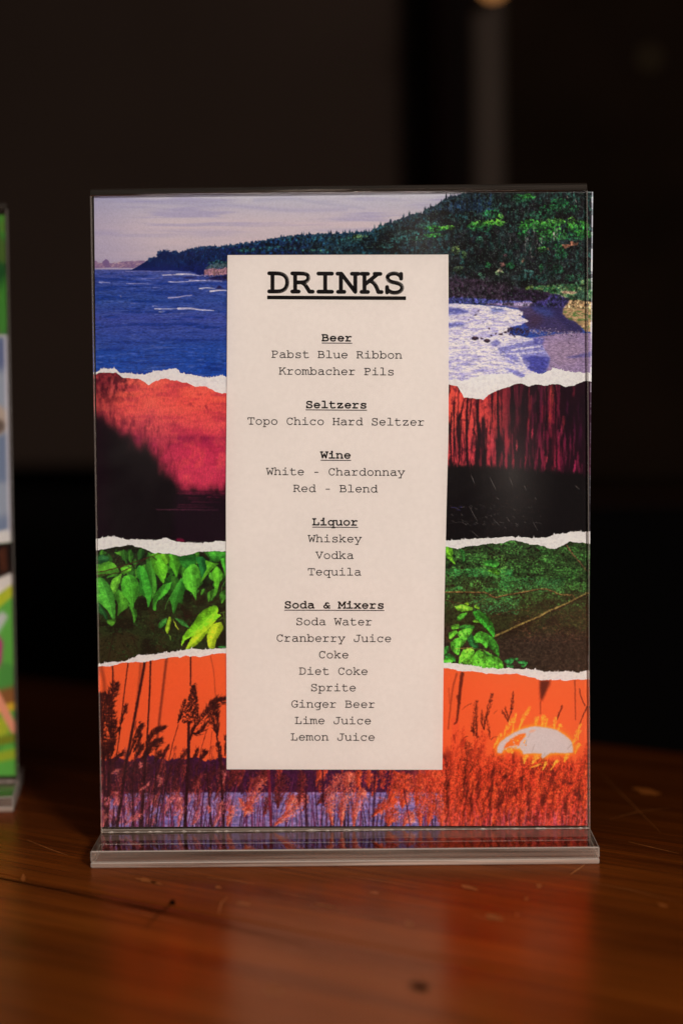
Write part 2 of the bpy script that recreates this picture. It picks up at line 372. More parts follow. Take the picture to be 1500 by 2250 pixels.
    for x, y, rx, ry, n, ca, cb in [
        (880, 528, 22, 8, 60, B1, B2), (848, 540, 16, 6, 40, B1, B2), (900, 512, 20, 8, 60, B1, B2), (940, 495, 24, 9, 80, G1, B2), (958, 502, 24, 6, 70, G2, G3), (982, 500, 20, 4, 50, G3, G4), (955, 516, 24, 4, 55, G2, G3), (925, 524, 20, 6, 50, G1, B2),
        (1000, 478, 26, 8, 60, c8(20, 44, 46), B1), (1042, 496, 16, 7, 60, G2, G3), (1062, 491, 24, 7, 90, G2, G4), (1092, 489, 20, 7, 90, G3, G4), (1100, 476, 7, 5, 24, G3, G4), (1078, 470, 22, 9, 60, G1, G2), (1058, 503, 22, 6, 40, G1, G2),
        (1145, 436, 24, 9, 80, G1, G2), (1160, 432, 14, 6, 40, G2, G3), (1230, 446, 18, 10, 70, c8(18, 84, 52), G2), (1245, 458, 26, 10, 70, G1, G2), (1205, 458, 20, 10, 60, G1, G2), (1190, 472, 30, 10, 80, G1, c8(28, 84, 50)),
        (1165, 492, 26, 10, 110, G2, G3), (1195, 500, 26, 14, 150, G2, G3), (1215, 488, 28, 9, 110, G2, G4), (1195, 522, 16, 14, 90, G1, G3), (1225, 515, 20, 14, 100, G2, G3), (1150, 500, 12, 8, 50, G2, G3), (1148, 516, 12, 10, 40, G1, G2),
        (1270, 498, 26, 14, 140, G2, G3), (1282, 515, 20, 10, 90, G2, G3), (1265, 520, 24, 8, 70, G1, G2), (1255, 490, 10, 14, 40, G3, G4), (1232, 560, 14, 12, 60, G1, G2), (1190, 548, 10, 6, 40, G2, G4), (1225, 545, 14, 9, 40, G1, G2),
        (1120, 584, 8, 6, 40, G1, c8(28, 100, 40)), (1156, 605, 18, 12, 80, c8(22, 52, 52), c8(48, 84, 76)), (1188, 612, 16, 9, 50, c8(16, 52, 48), c8(36, 80, 64)), (1225, 590, 12, 12, 50, c8(18, 56, 40), c8(32, 92, 50)), (1188, 588, 5, 8, 30, G1, G2), (1260, 610, 22, 8, 60, c8(18, 56, 40), c8(44, 92, 60)), (1285, 595, 14, 20, 50, c8(14, 44, 34), c8(28, 70, 48)), (1208, 590, 12, 16, 36, c8(14, 44, 34), c8(28, 70, 48)),
        (1000, 548, 10, 9, 60, c8(40, 56, 34), c8(104, 118, 60)), (1018, 560, 6, 8, 40, c8(40, 60, 34), c8(84, 110, 52)), (1052, 528, 8, 8, 30, c8(18, 44, 34), c8(40, 84, 60)), (1006, 592, 10, 8, 36, c8(36, 52, 34), c8(80, 96, 66)), (1058, 606, 7, 10, 40, c8(24, 52, 40), c8(60, 92, 70)), (1072, 582, 8, 6, 30, G1, G2), (1096, 600, 12, 5, 36, c8(50, 70, 44), c8(110, 126, 84)),
        (680, 528, 70, 9, 70, c8(16, 44, 70), c8(36, 84, 84)), (540, 549, 22, 6, 50, c8(16, 52, 66), c8(50, 104, 84)), (610, 547, 40, 6, 50, c8(14, 44, 66), c8(40, 90, 84)), (480, 578, 24, 5, 50, c8(20, 56, 76), c8(52, 100, 92)), (700, 552, 40, 4, 30, c8(20, 56, 66), c8(60, 104, 70)), (770, 530, 30, 8, 50, c8(18, 50, 66), c8(44, 90, 76)), (790, 519, 16, 4, 40, c8(60, 96, 60), c8(120, 140, 80))]:
        for i in range(int(n * 1.5)):
            a = rg.random() * 6.28; r = math.sqrt(rg.random())
            xx, yy = x + math.cos(a) * r * rx, y + math.sin(a) * r * ry
            k = min(1, max(0, .5 - (yy - y) / ry * .5 + rg.normal(0, .25)))
            dab(P, rg, xx, yy, 1.1 + rg.random() * 1.7, mix(ca, cb, k) if rg.random() > .22 else mix(ca, c8(8, 12, 12), .7), .85, 5)
    # fine speckle in the wood
    sp = vnoise(H, W, 2.6, 3.6, 21, 2)
    P.put((0, 0, W, H), body * sstep(sp, .62, .8) * sstep(X, 500, 900), c8(70, 92, 80), .35)
    P.put((0, 0, W, H), body * sstep(1 - sp, .58, .8) * sstep(X, 420, 800), c8(8, 6, 10), .6)
    zb = lambda p: Z(1050, 415, 5.77, p)
    for a, b_, c_ in [((600, 600), (600, 830), 1.3), ((708, 430), (708, 600), 1.4), ((745, 590), (745, 690), 1.6), ((625, 620), (625, 740), 1), ((992, 490), (990, 640), 1.4), ((960, 550), (968, 640), 3), ((808, 610), (806, 690), 1.6), ((730, 740), (728, 820), 1), ((670, 740), (668, 820), 1.2), ((770, 690), (775, 760), 1), ((645, 520), (640, 600), .9), ((400, 620), (396, 690), .9)]:
        P.line(zb([a, b_]), c_, c8(128, 112, 112), al=.8)
    for poly, col in [([(1060, 710), (1110, 695), (1160, 715), (1190, 655), (1230, 680), (1290, 690), (1250, 720), (1180, 715), (1150, 745), (1090, 750)], c8(126, 78, 60)), ([(270, 930), (320, 930), (355, 960), (310, 990), (290, 975)], c8(120, 78, 72)), ([(310, 830), (350, 825), (375, 850), (330, 865)], c8(96, 60, 66)), ([(540, 910), (590, 875), (580, 920), (560, 950)], c8(110, 76, 62)), ([(860, 745), (890, 750), (900, 775), (870, 775)], c8(150, 116, 70)), ([(250, 1010), (300, 990), (310, 1050), (240, 1060)], c8(112, 104, 84)), ([(660, 850), (720, 850), (680, 870)], c8(92, 84, 78))]:
        b = P.poly(zb(poly), col, .9)
    zc = lambda p: Z(975, 600, 4.478, p)
    # shaded slope, haze and far beach
    P.poly(zc([(-20, 0), (200, 40), (420, 60), (620, 100), (760, 160), (800, 150), (1040, 190), (1100, 205), (1060, 290), (880, 290), (600, 300), (300, 290), (-20, 270)]), c8(44, 30, 42), .85, 4)
    P.poly(zc([(560, 200), (760, 160), (1000, 180), (1050, 215), (1000, 260), (900, 265), (640, 280)]), c8(30, 18, 36), .8, 3)
    P.poly(zc([(-20, 236), (200, 240), (420, 255), (640, 275), (860, 275), (880, 290), (600, 305), (300, 300), (-20, 290)]), c8(58, 60, 116), .95, 1)
    sm = vnoise(H, W, 4, 3, 23, 2)
    meadow = zc([(790, 155), (850, 135), (960, 130), (1060, 110), (1250, 110), (1420, 50), (1500, 60), (1500, 262), (1330, 270), (1230, 262), (1180, 240), (1100, 205), (1000, 185), (900, 165)])
    P.poly(meadow, c8(66, 92, 60), .95, .6)
    P.poly(meadow, c8(30, 60, 44), .85, .6, sstep(sm, .5, .62)); P.poly(meadow, c8(116, 132, 74), .8, .6, sstep(1 - sm, .54, .7))
    P.poly(meadow, c8(26, 72, 34), .7, .6, sstep(vnoise(H, W, 16, 7, 24, 2), .52, .66))
    P.poly(zc([(1130, 185), (1200, 178), (1310, 180), (1300, 205), (1180, 205)]), c8(160, 122, 100), .9, .5)
    P.poly(zc([(1100, 195), (1180, 225), (1240, 255), (1200, 250), (1120, 215)]), c8(150, 128, 96), .7, .5)
    P.poly(zc([(1280, 200), (1340, 180), (1420, 180), (1430, 260), (1300, 265)]), c8(40, 64, 52), .75, 1)
    P.poly(zc([(800, 140), (870, 122), (860, 150), (800, 158)]), c8(116, 140, 56), .8, .5)
    # grassy cliff top, right
    top = zc([(1225, 262), (1300, 262), (1440, 285), (1500, 285), (1500, 585), (1390, 575), (1340, 520), (1290, 480), (1220, 455), (1160, 400), (1170, 350)])
    P.poly(top, c8(168, 132, 92))
    P.poly(top, c8(76, 108, 50), .9, 0, sstep(vnoise(H, W, 13, 5, 25, 3), .45, .6) * sstep(Y, 668, 690)); P.poly(top, c8(200, 166, 120), .8, 0, sstep(sm, .6, .72)); P.poly(top, c8(110, 84, 60), .7, 0, sstep(1 - sm, .6, .74))
    # cliff in shade and the shaded beach
    P.poly(zc([(1060, 205), (1140, 220), (1235, 262), (1170, 350), (1160, 400), (1220, 455), (1290, 480), (1345, 530), (1360, 585), (1200, 590), (1000, 575), (840, 540), (790, 500), (800, 440), (770, 390), (820, 350), (880, 285), (1000, 265)]), c8(56, 46, 84), 1, .6)
    P.poly(zc([(1000, 265), (1090, 210), (1240, 262), (1165, 350), (1150, 400), (1220, 460), (1350, 540), (1350, 585), (1250, 570), (1100, 430), (900, 330), (900, 285)]), c8(40, 34, 76), .9, 3)
    P.poly(zc([(880, 330), (1000, 340), (1080, 390), (1080, 430), (960, 420), (870, 360)]), c8(54, 64, 122), .8, 5)
    P.poly(zc([(820, 400), (940, 400), (980, 470), (900, 540), (820, 520)]), c8(64, 44, 64), .8, 6)
    P.poly(zc([(400, 300), (620, 290), (880, 285), (840, 330), (740, 350), (600, 325), (420, 315)]), c8(116, 94, 122), .95, 1)
    P.poly(zc([(640, 300), (870, 288), (830, 320), (700, 320)]), c8(140, 122, 150), .8, 1)
    P.poly(zc([(720, 350), (840, 330), (900, 400), (780, 420)]), c8(74, 58, 88), .9, 2)
    # beach
    P.poly(zc([(860, 640), (1100, 600), (1300, 590), (1500, 590), (1500, 1010), (1000, 1010), (1010, 900), (1040, 830), (960, 780), (960, 700)]), c8(140, 116, 146))
    P.poly(zc([(1040, 650), (1300, 660), (1400, 760), (1300, 900), (1080, 920), (1040, 830), (980, 760)]), c8(148, 122, 142), .8, 8)
    P.poly(zc([(1190, 830), (1330, 805), (1430, 775), (1500, 770), (1500, 830), (1400, 828), (1260, 838)]), c8(92, 82, 134), .9, 1)
    for i in range(260):
        x, y = zc([(1200 + rg.random() * 300, 600 + rg.random() * 330)])[0]
        P.line([(x, y), (x + 1.2, y)], 1, c8(96, 76, 100), al=.5)
    P.line(zc([(1215, 675), (1240, 700)]), 1.6, c8(80, 62, 84))
    # surf
    surf = zc([(-20, 300), (140, 300), (420, 318), (620, 340), (740, 365), (775, 400), (760, 430), (830, 470), (760, 510), (660, 530), (640, 600), (860, 640), (980, 640), (960, 700), (990, 760), (1040, 830), (1030, 900), (1000, 960), (950, 1000), (800, 1100), (-20, 1110)])
    R = P.poly(surf, c8(206, 192, 206))
    s1 = vnoise(H, W, 26, 4.5, 31, 4); s2 = vnoise(H, W, 9, 2.4, 32, 3)
    P.poly(surf, c8(150, 138, 188), .5, 0, sstep(s1, .54, .66)); P.poly(surf, c8(228, 214, 212), .9, 0, sstep(1 - s1, .46, .6)); P.poly(surf, c8(104, 98, 164), .5, 0, sstep(s2, .62, .74)); P.poly(surf, c8(120, 114, 172), .6, 0, sstep(vnoise(H, W, 20, 2.2, 33, 3), .6, .7) * sstep(Y, 770, 800))
    for pl, col, a in [([(40, 335), (140, 345), (240, 370), (250, 390), (140, 405), (40, 410)], c8(74, 76, 142), .9), ([(40, 490), (160, 490), (220, 500), (180, 520), (40, 535)], c8(86, 86, 152), .9), ([(440, 340), (540, 335), (600, 365), (580, 380), (450, 385)], c8(104, 110, 164), .9), ([(520, 740), (680, 690), (860, 640), (980, 640), (960, 700), (990, 760), (1040, 830), (1030, 900), (1000, 960), (950, 995), (880, 985), (780, 930), (640, 880), (570, 820)], c8(108, 104, 164), .85), ([(780, 830), (880, 815), (1040, 830), (1030, 900), (1000, 960), (950, 998), (880, 985), (820, 940), (850, 890)], c8(62, 62, 136), .95), ([(580, 935), (640, 935), (800, 1000), (780, 1035), (700, 1000)], c8(96, 94, 160), .8), ([(450, 690), (520, 650), (560, 690), (500, 730)], c8(90, 86, 150), .8), ([(860, 640), (990, 640), (960, 740), (880, 740), (890, 680)], c8(78, 74, 140), .8)]:
        P.poly(zc(pl), col, a, 1.2)
        P.poly(zc(pl), c8(186, 176, 206), .6, 1.2, sstep(s2, .6, .7) * (1.0 if a < .95 else .25))
    for ln in [[(500, 735), (700, 690), (860, 650)], [(570, 820), (700, 880), (800, 950), (880, 985)], [(720, 800), (760, 880), (790, 930)], [(560, 800), (760, 790), (960, 770)], [(200, 330), (420, 350), (440, 380)], [(60, 320), (300, 330), (560, 345), (760, 385)], [(660, 760), (800, 740), (940, 720)]]:
        q = curve(zc(ln), 14)
        for (xa, ya) in q:
            for _ in range(3):
                xx, yy = xa + rg.normal(0, 2), ya + rg.normal(0, 1.1); P.line([(xx, yy), (xx + 2 + 4 * rg.random(), yy + rg.normal(0, .6))], .8 + rg.random() * 1.4, c8(218, 204, 212), .5, .7, .8)
    # pebbles and boulders
    for i in range(520):
        t = rg.random(); x = 620 + t * 720; y = 565 + t * 30 + rg.normal(0, 20 + 6 * math.sin(t * 3)) * (1 - .35 * t)
        xx, yy = zc([(x, y)])[0]; dk = t < .3
        dab(P, rg, xx, yy, (1.9 if dk else 1.3) * (.6 + rg.random() * .7), ([c8(44, 32, 54), c8(60, 44, 66), c8(30, 22, 40)] if dk else [c8(96, 76, 100), c8(60, 46, 76), c8(176, 156, 166)])[rg.integers(3)], .9, 5)
    for x, y, r in [(310, 643, 9), (370, 645, 3.5), (425, 668, 8), (560, 605, 5), (600, 583, 4.5), (508, 600, 3), (445, 545, 3.2), (310, 410, 3), (340, 374, 2), (243, 460, 2), (745, 415, 2), (690, 468, 1.6), (462, 620, 2.4), (660, 545, 5), (720, 548, 4)]:
        xx, yy = zc([(x, y)])[0]
        dab(P, rg, xx, yy, r, c8(44, 30, 44), 1, 8, .62); dab(P, rg, xx - r * .1, yy - r * .25, r * .55, c8(96, 66, 66), .7, 6, .5)
    # left shore: foam lines, rocks, lit cliff
    P.poly(z([(1240, 320), (1250, 262), (1330, 245), (1420, 255), (1480, 240), (1500, 245), (1500, 325)]), c8(150, 104, 112))
    P.poly(z([(1250, 245), (1310, 205), (1380, 195), (1500, 195), (1500, 240), (1420, 250), (1330, 250)]), c8(70, 88, 92), .9, .5)
    for i in range(60):
        x, y = z([(1250 + rg.random() * 230, 255 + rg.random() * 60)])[0]
        P.line([(x, y), (x + 3, y + rg.normal(0, .4))], 1, [c8(196, 150, 136), c8(96, 64, 92)][rg.integers(2)], al=.6)
    for ln, w, c in [([(380, 280), (600, 278), (880, 284)], 1.2, c8(150, 130, 164)), ([(790, 322), (900, 318), (1000, 318), (1160, 322)], 2.4, c8(208, 190, 200)), ([(940, 312), (1040, 308), (1140, 316)], 2.6, c8(214, 198, 204)), ([(1160, 325), (1300, 330), (1450, 328)], 1.6, c8(180, 160, 180)), ([(850, 395), (940, 398), (1050, 392), (1200, 385), (1440, 388)], 2, c8(206, 188, 200)), ([(1080, 378), (1200, 380), (1340, 372)], 1.8, c8(196, 178, 196)), ([(1190, 470), (1280, 462), (1360, 470)], 2.6, c8(214, 198, 200)), ([(1310, 500), (1400, 490), (1500, 490)], 4, c8(212, 196, 200)), ([(850, 572), (940, 566), (1050, 548), (1110, 542)], 3.2, c8(170, 156, 184)), ([(560, 362), (720, 356), (900, 346)], 1.2, c8(130, 124, 172)), ([(90, 402), (150, 402), (210, 406)], 2, c8(170, 160, 190)), ([(390, 415), (470, 416), (560, 416), (650, 420)], 1.6, c8(170, 158, 188)), ([(680, 460), (760, 462)], 1.4, c8(130, 126, 176)), ([(700, 692), (820, 694), (960, 690)], 2.4, c8(206, 192, 202)), ([(960, 690), (1100, 690), (1200, 704), (1350, 712)], 5, c8(200, 186, 200)), ([(750, 726), (790, 730)], 1.8, c8(200, 186, 200)), ([(675, 664), (695, 664)], 1.6, c8(170, 160, 190)), ([(440, 634), (530, 630)], 1.6, c8(110, 110, 170)), ([(700, 755), (1000, 745), (1400, 720)], 1.2, c8(110, 110, 166))]:
        P.line(curve(z(ln)), w, c, w * .4, .9, 1)
        for _ in range(6):
            q = ln[rg.integers(len(ln))]; x, y = z([(q[0] + rg.normal(0, 30), q[1] + rg.normal(0, 6))])[0]
            P.line([(x, y), (x + 3 + 4 * rg.random(), y)], 1, c, .3, .5)
    for q in [[(1010, 350), (1060, 342), (1160, 350), (1180, 358), (1030, 358)], [(1240, 372), (1330, 345), (1440, 345), (1470, 315), (1500, 310), (1500, 385), (1440, 380), (1300, 372)], [(1370, 472), (1400, 440), (1420, 440), (1440, 468), (1480, 475)], [(490, 414), (500, 406), (515, 414)], [(880, 318), (892, 305), (905, 318)]]:
        P.poly(z(q), c8(30, 24, 66), .95, .3)
    land = np.clip(body + sstep(X, 980, 990) * sstep(Y, 560, 600), 0, 1)
    shore = sstep(X, 980, 990) * sstep(Y, 640, 660)
    warp(P, 2.0, 7, 61, land * sstep(X, 330, 420) * (1 - .55 * shore)); warp(P, .8, 2.6, 63, np.clip(.3 + land, 0, 1) * (1 - .4 * shore), .6)
    texture(P, .17, 2.2, 2.6, 65, body * sstep(X, 330, 500)); texture(P, .30, 5, 6, 66, body * sstep(X, 420, 600))
    texture(P, .09, 5, 1.4, 67, m * (1 - body)); texture(P, .022, 1.6, 1.6, 68)
    texture(P, .045, 2.4, 1.6, 69, sstep(X, 985, 1000) * sstep(Y, 640, 680))
    P.put((0, 0, W, H), body * sstep(vnoise(H, W, 2.4, 3.2, 70, 2), .66, .82) * sstep(X, 420, 800), c8(104, 140, 110), .5)
    return P

def paint_dusk():
    P = Print(190, 800, 1312, 1215, PSC)
    rg = np.random.default_rng(11)
    H, W = P.h, P.w; Y = P.py[:, None] + 0 * P.px[None, :]; X = P.px[None, :] + 0 * Y
    base = ramp(Y[:, 0], [(815, c8(214, 80, 66)), (880, c8(220, 78, 66)), (935, c8(202, 66, 72)), (953, c8(184, 48, 70)), (962, c8(142, 28, 62)), (985, c8(184, 42, 72)), (1040, c8(196, 52, 78)), (1075, c8(190, 44, 74)), (1100, c8(60, 10, 36)), (1120, c8(14, 4, 11)), (1215, c8(12, 4, 9))])
    P.a[:] = base[:, None, :]
    n1 = vnoise(H, W, 60, 12, 2, 4); n2 = vnoise(H, W, 7, 30, 3, 4); n3 = vnoise(H, W, 34, 34, 4, 4)
    live = sstep(1085 - Y, 0, 40)
    P.put((0, 0, W, H), sstep(n1, .5, .68) * live, c8(150, 30, 58), .38)
    P.put((0, 0, W, H), sstep(1 - n1, .5, .7) * live * sstep(940 - Y, -20, 60), c8(236, 100, 74), .32)
    P.put((0, 0, W, H), sstep(n3, .52, .7) * live, c8(240, 92, 78), .3)
    # left: dark mirrored hillside, edge brushed up and down
    bx = [190, 210, 245, 262, 285, 300, 320, 345, 362, 378, 388, 398, 430, 500]; by = [900, 902, 926, 944, 960, 976, 982, 1012, 1035, 1048, 1072, 1088, 1079, 1076]
    edge = np.interp(X[0], bx, by)[None, :] + (n2 - .5) * 34 + (vnoise(H, W, 4, 40, 6, 2) - .5) * 20 + (vnoise(H, W, 40, 60, 7, 2) - .5) * 26
    dk = blur(sstep(Y - edge, -20, 20), 4) * sstep(520 - X, 0, 30)
    P.put((0, 0, W, H), dk, c8(13, 4, 9))
    veil = sstep(Y - edge + 62, 0, 70) * blur(sstep(vnoise(H, W, 5, 26, 9, 4, .65), .42, .58), 1) * sstep(430 - X, 0, 60)
    P.put((0, 0, W, H), veil * (1 - dk), c8(84, 14, 34), .82)
    foli = sstep(vnoise(H, W, 9, 14, 10, 5, .7), .43, .6) * sstep(300 - X + (900 - Y) * .35, -10, 60) * sstep(880 - Y, -30, 30)
    P.put((0, 0, W, H), foli, c8(66, 12, 24), .85)
    P.put((0, 0, W, H), sstep(262 - X, -25, 25) * sstep(868 - Y, -25, 25), c8(70, 12, 28), .6)
    P.put((0, 0, W, H), sstep(vnoise(H, W, 10, 16, 12, 3), .58, .7) * sstep(330 - X, 0, 60) * sstep(905 - Y, -30, 30), c8(214, 84, 78), .55)
    P.put((0, 0, W, H), sstep(236 - X, -30, 30) * sstep(Y, 850, 900), c8(40, 8, 26), .35)
    for x, y, w, h in [(293, 932, 4, 16), (326, 928, 9, 14), (335, 945, 16, 16), (350, 950, 12, 14), (378, 930, 9, 8), (345, 988, 22, 6), (318, 948, 5, 20), (372, 975, 5, 22), (420, 891, 8, 4), (450, 895, 12, 4), (440, 868, 16, 3)]:
        for _ in range(7):
            xx = x + rg.normal(0, w * .5); yy = y + rg.normal(0, h * .35)
            P.line([(xx, yy - h * .4), (xx + rg.normal(0, .6), yy + h * .4)], 1.6 + rg.random() * 2.5, c8(100, 16, 40), 1, .35, 2.4)
    lo = sstep(Y, 1079, 1096) * sstep(X, 370, 395) * sstep(520 - X, 0, 20)
    P.put((0, 0, W, H), lo, c8(24, 6, 18), .9)
    for i in range(70):
        x = 385 + rg.random() * 112; y = 1078 + abs(rg.normal(0, 9)); L = 10 + rg.random() * 40
        P.line([(x, y), (x + L, y + rg.normal(0, .4))], 1.1, [c8(150, 28, 66), c8(90, 16, 44), c8(30, 6, 20)][rg.integers(3)], .4, .6)
    P.line([(343, 1120), (375, 1120.3), (415, 1120.2), (460, 1120.6), (480, 1121)], 1.3, c8(170, 74, 104), .6, .8, 1)
    for a in [((388, 1114), (470, 1115)), ((392, 1109), (450, 1110)), ((400, 1085), (450, 1087)), ((420, 1103), (485, 1104)), ((455, 1072), (498, 1073))]:
        P.line(a, 1.2, c8(170, 44, 84), .5, .7)
    # right: trunks and their mirror image
    rm = sstep(X, 940, 980)
    bgR = ramp(X[0], [(980, c8(226, 80, 62)), (1040, c8(214, 70, 62)), (1085, c8(190, 56, 54)), (1120, c8(104, 24, 38)), (1150, c8(66, 14, 32)), (1190, c8(84, 18, 42)), (1215, c8(120, 26, 44)), (1245, c8(66, 14, 42)), (1300, c8(50, 14, 38))])
    P.put((0, 0, W, H), rm, bgR[None, :, :])
    P.put((0, 0, W, H), rm * sstep(Y, 915, 1000), c8(188, 40, 72), .4 )
    tr = vnoise(H, W, 8, 110, 15, 4); tr2 = vnoise(H, W, 3.2, 60, 16, 3); tr3 = vnoise(H, W, 16, 60, 17, 3)
    den = np.interp(X[0], [980, 1010, 1060, 1100, 1150, 1200, 1225, 1260, 1300], [.30, .36, .42, .56, .66, .6, .62, .8, .86])[None, :]
    kk = sstep(tr * .55 + tr2 * .45 + (den - .5) * .5, .47, .58)
    P.put((0, 0, W, H), rm * kk, c8(26, 6, 16), .93)
    P.put((0, 0, W, H), rm * sstep(tr3, .55, .7) * sstep(X, 1060, 1120), c8(22, 6, 16), .7)
    P.put((0, 0, W, H), rm * sstep(vnoise(H, W, 5, 9, 18, 3), .56, .68) * sstep(1110 - X, -20, 50), c8(60, 10, 26), .55)
    zd = lambda p: Z(960, 800, 3.947, p)
    for p_, w0, w1 in [([(262, 290), (255, 500), (258, 700), (265, 900)], 3.6, 5.5), ([(125, 420), (115, 600), (120, 800), (125, 900)], 2.4, 4.5), ([(190, 440), (195, 640), (185, 900)], 3.4, 2.4), ([(355, 300), (350, 480), (360, 640), (340, 900)], 4.4, 9), ([(405, 640), (410, 780), (400, 900)], 2.5, 10), ([(525, 230), (528, 600), (530, 900)], 4, 4), ([(430, 560), (420, 900)], 2.5, 2.5), ([(300, 290), (275, 520)], 2, 1.6), ([(310, 560), (335, 640), (330, 900)], 2, 3), ([(150, 560), (140, 900)], 1.4, 1.4), ([(230, 300), (200, 480)], 2, 4)]:
        P.line(curve(zd(p_)), w0, c8(24, 6, 14), w1, .95, 1.2)
    for x, y, h, w, c in [(985, 300, 190, 26, c8(206, 66, 56)), (970, 470, 90, 16, c8(200, 62, 54)), (800, 330, 220, 16, c8(150, 34, 48)), (820, 610, 60, 7, c8(200, 56, 74)), (790, 540, 100, 7, c8(170, 40, 56)), (690, 730, 60, 5, c8(214, 70, 80)), (660, 860, 90, 14, c8(170, 40, 56)), (765, 850, 80, 6, c8(170, 36, 60)), (960, 650, 130, 20, c8(140, 26, 60)), (1045, 640, 100, 20, c8(176, 44, 76)), (1080, 580, 80, 10, c8(170, 44, 76)), (1095, 510, 90, 12, c8(140, 36, 44)), (1190, 900, 110, 14, c8(196, 44, 90)), (1215, 830, 110, 10, c8(130, 26, 60)), (1080, 860, 130, 14, c8(110, 20, 52)), (930, 870, 90, 7, c8(150, 32, 56)), (1050, 850, 80, 8, c8(130, 26, 56)), (910, 460, 140, 7, c8(120, 26, 44)), (600, 720, 150, 28, c8(176, 50, 56)), (1185, 240, 70, 10, c8(110, 26, 40)), (950, 830, 60, 5, c8(190, 50, 70)), (480, 690, 200, 16, c8(206, 64, 74)), (560, 830, 80, 8, c8(140, 30, 50)), (1240, 620, 200, 26, c8(66, 14, 46))]:
        for _ in range(9):
            xx = x + rg.normal(0, w * .4); yy = y + rg.normal(0, h * .25); hh = h * (.25 + .3 * rg.random())
            P.line(zd([(xx + 3, yy - hh), (xx - 3, yy + hh)]), .8 + rg.random() * 1.6, c, .6, .6, 1)
    soft = blur(P.a, 1); P.a += (soft - P.a) * .8
    fl = np.interp(X[0], [980, 1060, 1090, 1150, 1200, 1300], [1022, 1024, 1026, 1030, 1034, 1044])[None, :]
    P.put((0, 0, W, H), rm * sstep(Y - fl - (tr2 - .5) * 22, -6, 6), c8(13, 8, 10))
    for i in range(60):
        x, y = zd([(90 + rg.random() * 560, 980 + rg.random() * 500)])[0]
        P.line([(x, y), (x + 2, y)], .9, c8(52, 40, 70), al=.5)
    for x, y in [(185, 1265), (160, 1245), (130, 1243), (200, 1240)]:
        xx, yy = zd([(x, y)])[0]; P.line([(xx - 4, yy), (xx + 4, yy + .5)], 1.5, c8(58, 50, 100), al=.8)
    P.poly(Z(180, 800, 4.41, [(915, 1690), (960, 1690), (1000, 1710), (990, 1728), (920, 1724)]), c8(110, 10, 44), .9, .5)
    warp(P, 1.2, 3, 71); texture(P, .05, 1.6, 5, 72); texture(P, .035, 1.5, 1.5, 73)
    return P

